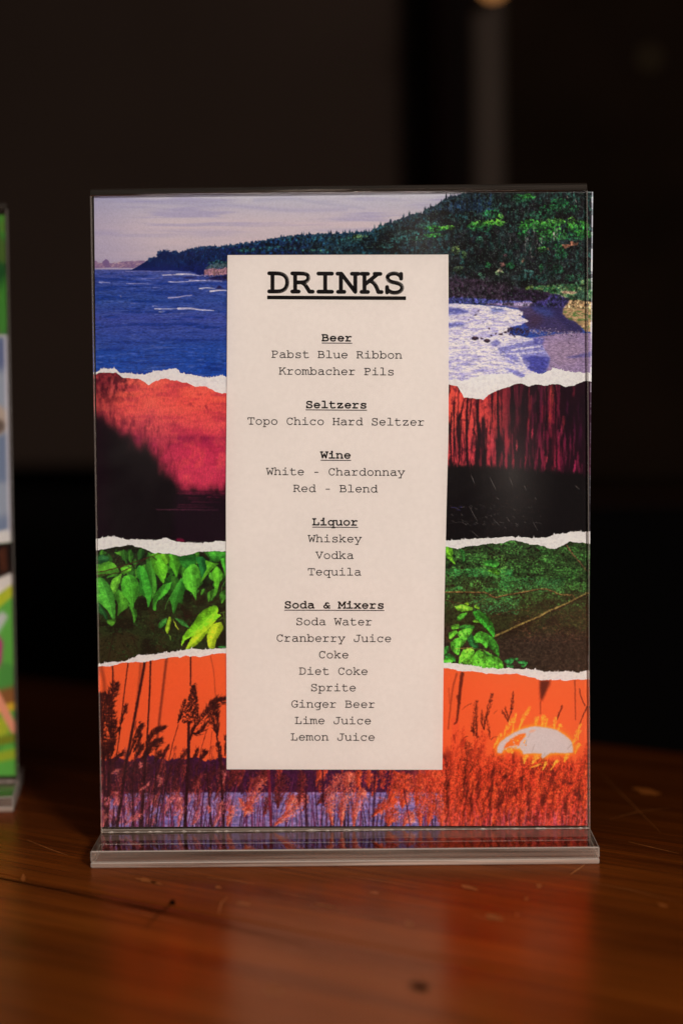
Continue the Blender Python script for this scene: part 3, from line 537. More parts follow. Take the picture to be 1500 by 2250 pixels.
LEAVES_L = [
 ([(145, 250), (170, 222), (215, 220), (262, 245), (240, 280), (190, 300), (150, 300)], (34, 92, 56)),
 ([(930, 220), (1090, 200), (1100, 300), (1060, 320), (1000, 345), (960, 300)], (34, 104, 40)),
 ([(1220, 190), (1300, 178), (1400, 190), (1400, 235), (1330, 265), (1270, 275)], (48, 128, 44)),
 ([(1100, 240), (1170, 236), (1220, 300), (1215, 390), (1160, 440), (1135, 340)], (28, 100, 50)),
 ([(1340, 260), (1400, 245), (1400, 425), (1370, 355)], (52, 134, 44)),
 ([(830, 220), (880, 205), (940, 255), (942, 350), (915, 445), (890, 380), (840, 300)], (62, 142, 38)),
 ([(620, 310), (680, 270), (700, 330), (715, 420), (726, 520), (700, 610), (668, 650), (655, 560), (620, 470)], (52, 122, 42)),
 ([(660, 225), (720, 190), (780, 230), (832, 330), (815, 420), (790, 495), (740, 430), (690, 350)], (74, 156, 40)),
 ([(760, 205), (830, 200), (850, 260), (820, 310), (780, 260)], (86, 160, 40)),
 ([(530, 340), (565, 318), (620, 360), (650, 460), (680, 560), (660, 680), (640, 725), (625, 640), (580, 600), (545, 560), (560, 470), (535, 430)], (46, 130, 44)),
 ([(800, 450), (860, 420), (930, 440), (960, 520), (930, 600), (860, 620), (820, 560)], (40, 92, 34)),
 ([(970, 440), (1012, 500), (985, 600), (970, 690), (935, 680), (890, 790), (868, 700), (850, 640), (880, 580), (920, 500)], (40, 112, 40)),
 ([(140, 640), (180, 700), (240, 780), (250, 850), (200, 800), (150, 760)], (24, 78, 40)),
 ([(140, 390), (160, 330), (230, 285), (310, 300), (350, 350), (362, 382), (280, 402), (200, 424), (140, 424)], (72, 150, 48)),
 ([(375, 340), (430, 330), (480, 360), (440, 390), (390, 400)], (78, 160, 44)),
 ([(300, 590), (360, 560), (420, 620), (458, 710), (380, 770), (345, 805), (350, 700)], (56, 124, 40)),
 ([(270, 520), (300, 450), (350, 420), (385, 400), (370, 480), (330, 570), (300, 600)], (84, 160, 52)),
 ([(140, 440), (200, 440), (272, 520), (312, 620), (324, 760), (310, 852), (250, 760), (180, 690), (140, 640)], (62, 150, 56)),
 ([(450, 690), (500, 720), (535, 790), (505, 875), (490, 800)], (54, 130, 44)),
 ([(400, 430), (470, 408), (530, 450), (557, 530), (545, 610), (510, 680), (490, 745), (455, 670), (400, 600), (380, 520)], (66, 160, 50)),
 ([(870, 478), (850, 550), (790, 620), (730, 670), (715, 757), (690, 738), (690, 650), (720, 580), (780, 510)], (54, 140, 46)),
 ([(1330, 300), (1280, 340), (1220, 400), (1150, 490), (1180, 410), (1212, 340), (1195, 270), (1260, 290)], (84, 172, 46)),
 ([(1260, 380), (1300, 330), (1350, 370), (1367, 430), (1330, 500), (1305, 590), (1280, 500)], (78, 166, 46)),
 ([(980, 400), (1010, 350), (1080, 303), (1130, 340), (1152, 420), (1140, 510), (1110, 570), (1105, 655), (1070, 590), (1010, 540), (980, 470)], (80, 178, 56)),
 ([(735, 912), (760, 860), (822, 833), (810, 890), (760, 927)], (44, 116, 50)),
 ([(805, 935), (840, 823), (866, 838), (852, 920), (830, 985)], (110, 160, 40)),
 ([(883, 835), (900, 868), (940, 945), (908, 910)], (130, 160, 50)),
 ([(900, 828), (980, 850), (1042, 922), (960, 892)], (46, 116, 54)),
 ([(840, 990), (862, 1010), (865, 1050), (850, 1030)], (60, 100, 40)),
 ([(240, 850), (320, 840), (322, 880), (290, 905), (250, 880)], (60, 124, 40)),
 ([(1320, 1105), (1395, 1100), (1395, 1125), (1330, 1122)], (34, 100, 50)),
 ([(1180, 750), (1240, 718), (1300, 713), (1322, 750), (1312, 790), (1348, 800), (1290, 855), (1220, 905), (1150, 955), (1080, 1003), (1000, 1043), (965, 1102), (975, 1020), (1020, 950), (1080, 880), (1130, 800)], (112, 204, 42)),
 ([(1300, 850), (1230, 890), (1150, 950), (1080, 1000), (1040, 1060), (1008, 1135), (1080, 1112), (1150, 1052), (1210, 982), (1250, 922)], (146, 206, 42)),
 ([(1352, 868), (1290, 880), (1240, 932), (1213, 1000), (1220, 1092), (1240, 1127), (1285, 1122), (1300, 1052), (1342, 982), (1368, 930)], (158, 206, 46))]
LEAVES_R = [
 ([(75, 122), (115, 118), (136, 160), (135, 222), (160, 278), (100, 230), (72, 190)], (88, 168, 42)),
 ([(185, 138), (225, 150), (245, 215), (225, 262), (215, 200)], (34, 88, 40)),
 ([(400, 260), (450, 235), (500, 240), (540, 270), (500, 300), (420, 285)], (44, 112, 46)),
 ([(430, 330), (500, 310), (545, 340), (530, 370), (480, 350)], (66, 130, 40)),
 ([(150, 640), (230, 628), (312, 660), (260, 682), (190, 682)], (104, 186, 56)),
 ([(320, 640), (345, 628), (372, 665), (340, 660)], (104, 178, 48)),
 ([(235, 615), (262, 598), (280, 625), (255, 632)], (112, 176, 44)),
 ([(165, 755), (200, 710), (262, 695), (230, 742), (190, 765)], (58, 142, 48)),
 ([(305, 765), (350, 755), (365, 780), (320, 780)], (84, 160, 46)),
 ([(118, 812), (150, 795), (187, 798), (182, 832), (130, 842)], (76, 158, 50)),
 ([(180, 820), (240, 800), (318, 810), (310, 840), (230, 850)], (36, 110, 44)),
 ([(100, 870), (162, 848), (165, 880), (110, 925)], (72, 158, 46)),
 ([(260, 930), (300, 880), (345, 960), (360, 1000), (300, 1000)], (24, 96, 52)),
 ([(165, 872), (230, 838), (312, 838), (270, 905), (208, 995), (200, 920)], (74, 164, 54)),
 ([(310, 690), (360, 680), (430, 720), (480, 790), (497, 860), (490, 915), (440, 850), (380, 790), (330, 740)], (36, 134, 42)),
 ([(420, 870), (500, 930), (532, 1000), (533, 1080), (480, 1022), (430, 975)], (38, 114, 38)),
 ([(315, 900), (370, 858), (430, 880), (442, 940), (430, 1005), (380, 960), (330, 955)], (60, 156, 50)),
 ([(110, 960), (160, 920), (206, 918), (200, 1000), (185, 1065), (130, 1022)], (72, 166, 54)),
 ([(55, 1000), (100, 985), (92, 1040), (55, 1065)], (40, 120, 50)),
 ([(60, 1080), (100, 1050), (150, 1080), (155, 1130), (100, 1100)], (34, 116, 48)),
 ([(55, 1095), (130, 1088), (128, 1135), (55, 1135)], (52, 150, 44)),
 ([(400, 1020), (470, 1055), (500, 1080), (440, 1075)], (46, 130, 44)),
 ([(310, 1080), (350, 1022), (402, 1040), (442, 1100), (438, 1175), (300, 1160)], (82, 180, 56)),
 ([(193, 1085), (230, 1018), (312, 1013), (317, 1080), (295, 1150), (193, 1145)], (92, 188, 56)),
 ([(425, 1080), (500, 1072), (555, 1110), (575, 1155), (555, 1185), (436, 1175)], (76, 172, 54)),
 ([(580, 1112), (640, 1088), (665, 1100), (640, 1142), (590, 1132)], (30, 110, 60)),
 ([(600, 1150), (650, 1145), (660, 1175), (610, 1172)], (34, 108, 56)),
 ([(665, 1095), (700, 1090), (690, 1120)], (30, 104, 54)), ([(690, 1120), (760, 1115), (782, 1140), (720, 1138)], (30, 108, 58)),
 ([(720, 1152), (780, 1140), (745, 1172)], (32, 110, 56))]

def leaf(P, rg, pts, rgb, k):
    p = np.array(pts, float)
    c = np.clip(np.array(c8(*rgb)) * (.93 + .16 * rg.random()) * np.array([1.24, 1.10, .92]), 0, 1)
    sm = curve(list(map(tuple, p)) + [tuple(p[0])], 4)
    P.poly([(x + .8, y + 1.1) for x, y in sm], c * .2, .6, 1)
    R = P.poly(sm, c * .9)
    if R is None: return
    (i0, j0, i1, j1), m = R
    q = p - p.mean(0); u, s_, vt = np.linalg.svd(q, full_matrices=False); ax = vt[0] * (1 if vt[0][1] > 0 else -1); nx = np.array([-ax[1], ax[0]])
    t = q @ ax; n = q @ nx; cen = p.mean(0); b0, b1 = cen + ax * t.min(), cen + ax * t.max(); L = t.max() - t.min(); w = n.max() - n.min()
    X = P.px[i0:i1][None, :] - cen[0]; Y = P.py[j0:j1][:, None] - cen[1]
    T = (X * ax[0] + Y * ax[1] - t.min()) / L; N = (X * nx[0] + Y * nx[1]) / (w * .5 + 1e-6)
    bow = rg.normal(0, .12); N = N - bow * np.sin(np.pi * T)
    h, ww = m.shape
    nz = vnoise(h, ww, 9, 9, int(rg.integers(1e6)), 3) - .5
    sh = .16 * np.tanh(N * 5) * (1 if rg.random() < .6 else -1) + .2 * (.5 - T) * rg.normal(.5, .6) + .5 * nz - .16 * np.abs(N) ** 2
    vein = np.cos((T * L - np.abs(N) * w * .42) * 6.283 / 4.6); sh = sh + .07 * vein * np.minimum(1, np.abs(N) * 3)
    col = np.clip(c[None, None, :] * (.92 + sh[..., None]) + np.array([.10, .06, 0]) * np.maximum(sh, 0)[..., None] , 0, 1)
    r = P.a[j0:j1, i0:i1]; r += (col.astype(np.float32) - r) * m[..., None]
    mid = np.exp(-(N * w * .5 / .55) ** 2) * m * (T < .93); r += (np.clip(c * 1.25 + .05, 0, 1) - r) * (mid * .6)[..., None].astype(np.float32)

def paint_leaves():
    P = Print(190, 1160, 1312, 1500, PSC)
    rg = np.random.default_rng(17)
    H, W = P.h, P.w; Y = P.py[:, None] + 0 * P.px[None, :]; X = P.px[None, :] + 0 * Y
    P.a[:] = c8(36, 46, 22)
    P.put((0, 0, W, H), sstep(vnoise(H, W, 40, 26, 1, 3), .42, .62), c8(22, 20, 12), .9)
    P.put((0, 0, W, H), sstep(vnoise(H, W, 30, 30, 2, 3), .54, .7), c8(52, 38, 22), .5)
    R = sstep(X, 800, 990)
    P.put((0, 0, W, H), R * sstep(1345 - Y, -30, 50), c8(48, 72, 34), .8)
    P.put((0, 0, W, H), R * sstep(Y - np.interp(X[0], [980, 1090, 1180, 1300], [1370, 1400, 1390, 1385])[None, :], -14, 14), c8(46, 36, 28), .95)
    P.put((0, 0, W, H), sstep(330 - X, 0, 60) * sstep(Y, 1385, 1410), c8(46, 42, 22), .9)
    P.put((0, 0, W, H), sstep(vnoise(H, W, 3, 3, 5, 2), .55, .75), c8(14, 14, 8), .6)
    def field(x0, y0, x1, y1, n, ca, cb, r0, r1, fn=None):
        for i in range(n):
            x, y = rg.uniform(x0, x1), rg.uniform(y0, y1)
            if fn is not None and fn[min(H - 1, max(0, int((y - P.y0) * P.sc))), min(W - 1, max(0, int((x - P.x0) * P.sc)))] < rg.random(): continue
            dab(P, rg, x, y, rg.uniform(r0, r1), mix(c8(*ca), c8(*cb), rg.random()), .85, 5, .7)
    cl = sstep(vnoise(H, W, 34, 20, 7, 3), .4, .62)
    for i in range(46):        # leafy sprays on the far bank
        cx, cy = rg.uniform(985, 1300), 1185 + 150 * rg.random(); k = rg.random() * (1 if cy < 1310 else .6)
        if cx > 1150 and cy > 1300: continue
        for j in range(34):
            a = rg.random() * 6.28; r = rg.random() ** .6
            dab(P, rg, cx + 17 * r * math.cos(a), cy + 8 * r * math.sin(a), rg.uniform(1.2, 3), mix(c8(30, 66, 28), c8(92, 156, 66), min(1, max(0, k * .6 + .4 - .35 * r * math.sin(a) + rg.normal(0, .15)))), .9, 5, .6)
    field(205, 1200, 500, 1460, 3600, (22, 38, 14), (66, 92, 40), .6, 1.8, cl)
    field(205, 1360, 500, 1450, 500, (16, 30, 14), (40, 84, 36), 1, 3, cl)
    field(978, 1180, 1306, 1335, 3600, (34, 70, 28), (84, 148, 62), .8, 2.6, cl)
    field(978, 1180, 1306, 1330, 2600, (44, 96, 38), (104, 170, 76), .8, 2.0, cl * sstep(vnoise(H, W, 50, 26, 8, 2), .45, .6))
    field(978, 1250, 1130, 1300, 1500, (30, 100, 46), (80, 166, 80), .8, 2.2, cl)
    field(1130, 1270, 1240, 1300, 500, (36, 100, 50), (80, 150, 84), .8, 2)
    field(1040, 1310, 1140, 1350, 500, (24, 84, 44), (70, 150, 84), .9, 2.2)
    field(1060, 1220, 1110, 1265, 200, (60, 110, 44), (120, 160, 60), .8, 1.8)
    field(1130, 1330, 1300, 1410, 900, (40, 24, 16), (104, 60, 40), .7, 1.7)
    field(1130, 1330, 1300, 1400, 260, (44, 60, 24), (90, 104, 44), .7, 1.7)
    field(978, 1190, 1300, 1330, 1200, (18, 10, 8), (34, 22, 14), 1.2, 3.2, 1 - cl)
    for i in range(90):
        x, y = rg.uniform(1120, 1300), rg.uniform(1370, 1412); a = rg.normal(0, .7)
        P.line([(x, y), (x + 9 * math.cos(a), y + 9 * math.sin(a))], 1, c8(112, 72, 52), .5, .5)
    P.line([(1090, 1414), (1180, 1413), (1300, 1412)], 1, c8(74, 56, 50), al=.5)
    z = lambda p: Z(180, 1170, 4.41, p); y_ = lambda p: Z(960, 1170, 3.947, p)
    D = c8(34, 20, 14)
    for p_, w, c in [([(410, 140), (370, 220), (325, 310)], 3, D), ([(310, 970), (285, 1100), (250, 1240)], 2, D), ([(490, 1010), (520, 1090), (545, 1150)], 2, D), ([(390, 1070), (440, 1140), (490, 1200)], 1.6, D), ([(960, 700), (1000, 800), (1040, 900)], 2.4, D), ([(1000, 810), (1150, 790), (1260, 680), (1400, 590)], 2.6, c8(40, 22, 16)), ([(140, 190), (300, 190), (430, 180)], 1.6, D), ([(680, 900), (700, 1000), (650, 1120)], 1.4, D), ([(1190, 1000), (1180, 1060)], 2, D), ([(1340, 780), (1395, 770)], 1.4, c8(104, 160, 60)), ([(1320, 850), (1370, 830), (1395, 905)], 1.4, c8(104, 160, 60)), ([(1370, 780), (1385, 840)], 1.4, c8(104, 160, 60))]:
        P.line(curve(z(p_)), w, c, w * .7, .9, 1)
    for i in range(150):       # small dim leaves behind
        x, y = rg.uniform(208, 498), rg.uniform(1205, 1450); a = rg.uniform(0, 6.28); L = rg.uniform(4, 11)
        if y > 1395 and x < 330: continue
        d = np.array([math.cos(a), math.sin(a)]); nn = np.array([-d[1], d[0]]) * L * .24; o = np.array([x, y])
        P.poly([tuple(o), tuple(o + d * L * .4 + nn), tuple(o + d * L), tuple(o + d * L * .45 - nn)], [c8(30, 62, 24), c8(22, 46, 20), c8(44, 84, 32), c8(50, 40, 22)][rg.integers(4)], .8, .3)
    for i in range(60):
        x, y = rg.uniform(208, 498), rg.uniform(1280, 1450); a = rg.normal(.3, .8); L = rg.uniform(8, 40)
        P.line(curve([(x, y), (x + L * .5 * math.cos(a), y + L * .5 * math.sin(a) + rg.normal(0, 2)), (x + L * math.cos(a), y + L * math.sin(a))]), 1, [c8(24, 14, 10), c8(64, 44, 28)][rg.integers(2)], .6, .7)
    for i in range(95):        # overlapping mid leaves of the bough
        x, y = rg.uniform(208, 500), 1200 + 105 * rg.random() ** 1.2; a = rg.normal(1.5, .55); L = rg.uniform(16, 36); wd = L * rg.uniform(.2, .3)
        d = np.array([math.cos(a), math.sin(a)]); nn = np.array([-d[1], d[0]]) * wd; o = np.array([x, y])
        k = rg.random()
        leaf(P, rg, [tuple(o), tuple(o + d * L * .22 + nn * .85), tuple(o + d * L * .5 + nn * .9), tuple(o + d * L * .78 + nn * .4), tuple(o + d * L), tuple(o + d * L * .75 - nn * .45), tuple(o + d * L * .45 - nn * .95), tuple(o + d * L * .2 - nn * .8)], mix((26, 66, 28), (66, 140, 44), k), 0)
    for pts, rgb in LEAVES_L: leaf(P, rg, z(pts), rgb, 0)
    P.line(curve(z([(960, 440), (930, 520), (870, 600), (820, 690), (805, 750)])), 1.6, c8(88, 164, 60), .8, .9)
    P.line(curve(z([(1395, 470), (1360, 520), (1352, 585)])), 1.3, c8(96, 160, 60), .8, .9)
    P.line(curve(z([(135, 385), (230, 370), (350, 338), (500, 290), (640, 242), (762, 200)])), 2.6, c8(66, 34, 22), 1.6, .95)
    P.line(curve(z([(135, 420), (260, 405), (380, 380), (500, 325), (640, 245)])), 2.2, c8(58, 30, 20), 1.4, .95)
    P.line(z([(690, 240), (722, 266)]), 2, D); P.line(z([(370, 350), (372, 380)]), 1.4, D)
    # right bank
    B = c8(126, 92, 50)
    def branch(p_, w0, w1, c):
        q = curve(y_(p_))
        P.line([(x + .4, y + w0 * .28) for x, y in q], w0, c8(30, 18, 12), w1, .95, 1)
        P.line(q, w0 * .72, c, w1 * .72, 1, 1)
        for i in range(len(q) * 3):
            a = q[rg.integers(len(q))]; dab(P, rg, a[0] + rg.normal(0, 1.2), a[1] + rg.normal(0, w0 * .2), .8 + rg.random() * .8, mix(c, c8(40, 24, 14), rg.random()) if rg.random() < .5 else mix(c, c8(190, 160, 100), .5), .6, 5)
    branch([(60, 515), (200, 515), (320, 520), (410, 518), (450, 535), (500, 562), (580, 545), (700, 525), (800, 505), (880, 490), (940, 490), (1000, 510), (1060, 535), (1130, 540), (1175, 545), (1192, 580)], 3.4, 2.8, B)
    branch([(490, 905), (620, 845), (750, 785), (880, 730), (960, 685), (1080, 635), (1190, 580), (1300, 525), (1345, 488)], 6, 3.6, c8(132, 112, 58))
    branch([(1112, 92), (1170, 180), (1240, 260), (1300, 335)], 3, 2, c8(120, 80, 54))
    for p_, w in [([(55, 580), (150, 605), (240, 625), (320, 660)], 1.8), ([(480, 535), (400, 585), (330, 620), (290, 660)], 1.8), ([(470, 735), (560, 700), (650, 680), (720, 672), (810, 682)], 1.6), ([(330, 430), (320, 480), (330, 560)], 1.2), ([(125, 580), (150, 660), (190, 720)], 1.2), ([(55, 870), (110, 950), (160, 1000), (230, 1010)], 2)]:
        P.line(curve(y_(p_)), w, c8(74, 44, 28), w * .6, .9)
    for pts, rgb in LEAVES_R: leaf(P, rg, y_(pts), rgb, 0)
    P.line(curve(y_([(310, 1008), (400, 1020), (470, 1060)])), 1.2, c8(120, 150, 60)); P.line(y_([(160, 1008), (310, 1000)]), 1.4, c8(150, 130, 60))
    warp(P, .9, 3, 81); texture(P, .06, 2, 2, 82); texture(P, .16, 4, 4, 83, sstep(X, 960, 980)); texture(P, .03, 1.4, 1.4, 84)
    return P

def plume(P, rg, stem, w, n, cols, lean=1.0, L=7, al=.9, sz=1.3):
    """a reed head: many short strands hanging off a stem polyline (first point = foot, last = tip)"""
    q = curve(stem, 8); m = len(q) - 1
    P.line(q, sz * 1.2, cols[0], sz * .5, al, 1)
    for i in range(n):
        u = rg.random() ** .85; k = min(m - 1, int(u * m)); a = np.array(q[k]); d = np.array(q[k + 1]) - a; d /= np.hypot(*d) + 1e-6
        nn = np.array([-d[1], d[0]]) * (1 if rg.random() < .5 + .5 * lean else -1)
        prof = math.sin(math.pi * min(1, .12 + .88 * (1 - u)) ** .8)
        o = a + nn * w * .42 * prof * rg.random() ** 1.3
        e = o + d * L * (.35 + rg.random() * .8) + nn * w * .3 * prof * (rg.random() * 1.2 - .1)
        P.line([tuple(o), tuple((o + e) / 2 + nn * .6), tuple(e)], sz * (.5 + rg.random() * .9), cols[rg.integers(len(cols))], .3, al * (.6 + .4 * rg.random()), .9)

def fluff(P, rg, stem, w, n, dark, light, al=.9):
    """a soft lit seed head: many flecks round a stem, lighter along one edge"""
    q = curve(stem, 8); m = len(q) - 1
    for i in range(n):
        u = rg.random(); k = min(m - 1, int(u * m)); a = np.array(q[k]); d = np.array(q[k + 1]) - a; d /= np.hypot(*d) + 1e-6
        nn = np.array([-d[1], d[0]]); prof = math.sin(math.pi * min(1, .1 + .9 * (1 - u)) ** .75)
        s_ = rg.normal(0, .33); o = a + nn * w * s_ * prof + d * rg.normal(0, 2)
        L = 1.2 + rg.random() * 3.6; an = d * L + nn * rg.normal(0, 1.5)
        t = min(1, max(0, .62 + s_ * .9 + rg.normal(0, .33)))
        P.line([tuple(o), tuple(o + an)], .7 + rg.random() * 1.3, mix(dark[rg.integers(len(dark))], light[rg.integers(len(light))], t), .4, al * (.55 + .45 * rg.random()), .8)

def paint_reeds():
    P = Print(190, 1425, 1312, 1835, PSC)
    rg = np.random.default_rng(23)
    H, W = P.h, P.w; Y = P.py[:, None] + 0 * P.px[None, :]; X = P.px[None, :] + 0 * Y
    sky = ramp(Y[:, 0], [(1440, c8(228, 88, 42)), (1560, c8(230, 86, 42)), (1660, c8(236, 88, 44)), (1835, c8(220, 70, 40))])
    P.a[:] = sky[:, None, :]
    P.put((0, 0, W, H), sstep(X, 900, 1150) * sstep(1680 - Y, 0, 120), c8(240, 98, 48), .6)
    DK, PU = c8(52, 18, 18), c8(62, 20, 50)
    hill = 1668 + (vnoise(H, W, 26, 26, 2, 3)[0] - .5)[None, :] * 22 + (vnoise(H, W, 5, 5, 3, 2)[0] - .5)[None, :] * 5
    hm = sstep(Y - hill, -.8, .8) * sstep(1010 - X, 0, 160)
    P.put((0, 0, W, H), hm, PU)
    wm = sstep(Y, 1740, 1742.5)
    P.put((0, 0, W, H), wm, c8(128, 104, 152)); wn = vnoise(H, W, 40, 4, 4, 4)
    P.put((0, 0, W, H), wm * sstep(wn, .5, .7), c8(100, 86, 148), .8); P.put((0, 0, W, H), wm * sstep(1 - wn, .52, .7), c8(164, 126, 166), .6)
    rr = sstep(X + (vnoise(H, W, 12, 60, 5, 3) - .5) * 160, 930, 1010) * sstep(Y - 1660 + (vnoise(H, W, 30, 60, 6, 3) - .5) * 90, -20, 40)
    P.put((0, 0, W, H), rr, c8(206, 58, 34), .93)
    P.put((0, 0, W, H), rr * sstep(vnoise(H, W, 9, 42, 7, 3), .52, .66), c8(96, 24, 18), .85)
    P.put((0, 0, W, H), rr * sstep(vnoise(H, W, 4, 50, 8, 3), .54, .66) * sstep(Y, 1760, 1800), c8(190, 80, 110), .55)
    z = lambda p: Z(180, 1420, 2.586, p); y_ = lambda p: Z(760, 1420, 2.586, p); k_ = lambda p: Z(200, 1440, 5, p); s_ = lambda p: Z(970, 1480, 4.545, p)
    # stalks, left half (far ones soft)
    for p_, w, al, so in [([(105, 110), (140, 260), (150, 380)], 8, .35, 6), ([(235, 90), (240, 250), (225, 760), (215, 1150)], 3.4, .85, 2.2), ([(408, 70), (360, 460), (310, 900), (270, 1160)], 2.4, .85, 1.4), ([(590, 70), (560, 250), (480, 680), (410, 1060), (330, 1500)], 6, .95, 2.2), ([(545, 90), (530, 290), (500, 560)], 5, .35, 5), ([(656, 50), (640, 500), (615, 920), (590, 1300)], 3.6, .95, 1.3), ([(830, 30), (790, 380), (745, 760), (705, 1150)], 5, .6, 4.5), ([(1093, 0), (1095, 200), (1092, 330)], 3, .95, 1), ([(1072, 740), (1070, 1100), (1050, 1500), (1030, 1890)], 6.4, 1, 1.6), ([(1315, 10), (1350, 200), (1368, 480)], 1.4, .45, 2.4), ([(960, 760), (900, 960), (855, 1150), (770, 1420)], 1.5, .95, 1), ([(1270, 830), (1215, 1010), (1195, 1120)], 1.2, .9, 1), ([(1330, 830), (1300, 1130)], 1, .8, 1), ([(1380, 880), (1400, 1000), (1420, 1200)], 3.4, .95, 1.2), ([(95, 420), (120, 900), (150, 1400), (170, 1890)], 8, .75, 5), ([(250, 1150), (200, 1500), (180, 1890)], 7, .9, 3), ([(390, 1090), (330, 1500), (280, 1890)], 6, .9, 3), ([(590, 1080), (570, 1500), (540, 1890)], 8, .9, 3), ([(1290, 1480), (1320, 1890)], 3.4, .9, 1.5), ([(1430, 1100), (1440, 1500), (1455, 1890)], 5, .9, 2), ([(455, 1400), (465, 1890)], 4, .85, 2), ([(630, 1500), (640, 1890)], 4, .8, 2)]:
        P.line(curve(k_(p_)), w, DK, w * .95, al, so)
    D3 = [c8(46, 15, 15), c8(62, 20, 18), c8(36, 12, 14)]
    DR = [c8(60, 18, 22), c8(112, 34, 34), c8(40, 12, 18), c8(150, 52, 44)]
    for stem, w, n, lean, L in [([(120, 900), (110, 700), (130, 520), (150, 420)], 26, 260, 0, 9), ([(230, 1100), (245, 900), (255, 700)], 18, 200, 0, 8), ([(110, 1200), (150, 1050), (230, 950)], 26, 240, .3, 9), ([(480, 1150), (520, 1050), (560, 980)], 16, 120, .4, 8), ([(700, 1180), (730, 1110), (780, 1060)], 14, 100, .3, 8), ([(1200, 1160), (1230, 1090), (1260, 1050)], 14, 100, .3, 8), ([(215, 900), (190, 640), (235, 420), (272, 290)], 26, 300, .3, 8), ([(140, 1180), (130, 800), (150, 560), (185, 420)], 28, 330, .4, 9), ([(180, 1180), (210, 900), (240, 600)], 24, 240, .2, 8), ([(310, 870), (330, 720), (370, 620), (388, 540)], 11, 80, .2, 8), ([(270, 1160), (300, 1090), (370, 1060)], 14, 60, .8, 8), ([(240, 870), (290, 830), (320, 800)], 6, 24, .5, 6), ([(420, 1110), (470, 920), (510, 800), (555, 748)], 20, 170, .9, 9), ([(470, 1060), (510, 960), (545, 845)], 12, 90, .6, 8), ([(610, 1110), (640, 950), (720, 850), (822, 805)], 22, 220, -.9, 10), ([(600, 1120), (680, 1000), (790, 940)], 22, 200, -.6, 10), ([(770, 1160), (800, 1080), (850, 975)], 8, 60, .7, 7), ([(955, 740), (985, 650), (1040, 480)], 11, 110, .2, 6), ([(1090, 930), (1140, 800), (1290, 620), (1380, 520), (1480, 488)], 24, 320, -.7, 10), ([(1100, 860), (1200, 850), (1300, 720)], 16, 110, -.6, 10), ([(1390, 880), (1370, 780), (1340, 640), (1380, 520)], 26, 330, .1, 8), ([(1100, 1140), (1150, 1090), (1170, 1020)], 10, 60, .3, 7), ([(960, 1150), (1010, 1090), (1060, 1010)], 12, 60, .6, 8), ([(1400, 1160), (1410, 1060), (1390, 960)], 12, 80, .3, 7), ([(1470, 1100), (1480, 980), (1475, 880)], 8, 60, .3, 6), ([(540, 1150), (600, 1090), (630, 1040)], 14, 70, .3, 8)]:
        plume(P, rg, k_(stem), w, n, D3, lean, L, .95, 1.9)
    # the dense upright head on the thick stalk
    for i in range(420):
        u = rg.random(); y = 325 + u * 415; c = 1120 - 45 * u + 18 * math.sin(u * 3); hw = (22 + 48 * min(1, u * 1.6)) * (1.15 if u > .7 else 1)
        x = c + rg.uniform(-hw, hw); a = rg.uniform(-.9, .9)
        (xa, ya), = k_([(x, y)]); P.line([(xa, ya), (xa + 3.2 * math.sin(a), ya + 2.6 * math.cos(a))], 2, D3[rg.integers(3)], .8, 1, 1)
    for i in range(34):
        u = i / 34; y = 320 + u * 420; (xa, ya), = k_([(1150 + 20 * u + 10 * math.sin(i * 2.1), y)]); P.line([(xa - 3, ya - 1), (xa + 1.6, ya - 2 - rg.random() * 2)], 1.6, D3[0], .5, 1, 1)
    # middle growth and the lit reeds in front of the water
    SAL = [c8(246, 120, 88), c8(236, 98, 70), c8(255, 160, 128), c8(176, 52, 44), c8(120, 30, 34)]
    RED = [c8(228, 76, 40), c8(240, 90, 50), c8(206, 60, 36), c8(130, 32, 22), c8(250, 112, 64)]
    under = sstep(vnoise(H, W, 7, 34, 41, 4) + .25 * sstep(520 - X, 0, 200) - .34 * sstep(Y, 1738, 1750), .46, .56) * sstep(Y - 1668, -4, 18) * sstep(660 - X, 0, 160)
    P.put((0, 0, W, H), under, c8(56, 20, 30), .88)
    for i in range(150):
        x = rg.uniform(208, 515); y = rg.uniform(1690, 1790); hh = rg.uniform(22, 60); dx = rg.normal(9, 9)
        st = [(x, y), (x + dx * .4, y - hh * .5), (x + dx, y - hh)]
        if rg.random() < .55: plume(P, rg, st, rg.uniform(7, 13), 30, DR[:3], rg.uniform(-.5, .8), 6, .8, 1.1)
        else: fluff(P, rg, st, rg.uniform(7, 13), 70, DR[:3], [c8(170, 60, 50), c8(206, 84, 70), c8(130, 40, 40)], .75)
    for i in range(60):
        x = rg.uniform(212, 505); y = rg.uniform(1765, 1818); hh = rg.uniform(14, 30)
        fluff(P, rg, [(x, y), (x + 5, y - hh * .5), (x + 9, y - hh)], rg.uniform(6, 12), 60, [c8(110, 40, 60), c8(90, 30, 40)], [c8(230, 116, 110), c8(236, 126, 96), c8(196, 96, 130)], .85)
    for i in range(170):
        x = rg.uniform(212, 960); y = 1818; hh = rg.uniform(40, 130); dx = rg.normal(4, 14)
        P.line(curve([(x, y), (x + dx * .35, y - hh * .5), (x + dx, y - hh)]), 1.6 + rg.random() * 1.3, [c8(58, 18, 40), c8(84, 26, 56), c8(44, 14, 26), c8(130, 50, 80)][rg.integers(4)], .8, .85, 1.1)
    m_ = lambda p: Z(490, 1680, 3, p)
    for i in range(34):
        x = rg.uniform(500, 985); y = rg.uniform(1690, 1750); hh = rg.uniform(30, 60)
        fluff(P, rg, [(x, y), (x + 3, y - hh * .5), (x + 6 + rg.normal(0, 4), y - hh)], rg.uniform(9, 16), 130, DR[:3], [c8(150, 50, 40), c8(190, 64, 44)] if x < 690 else RED[:3], .9)
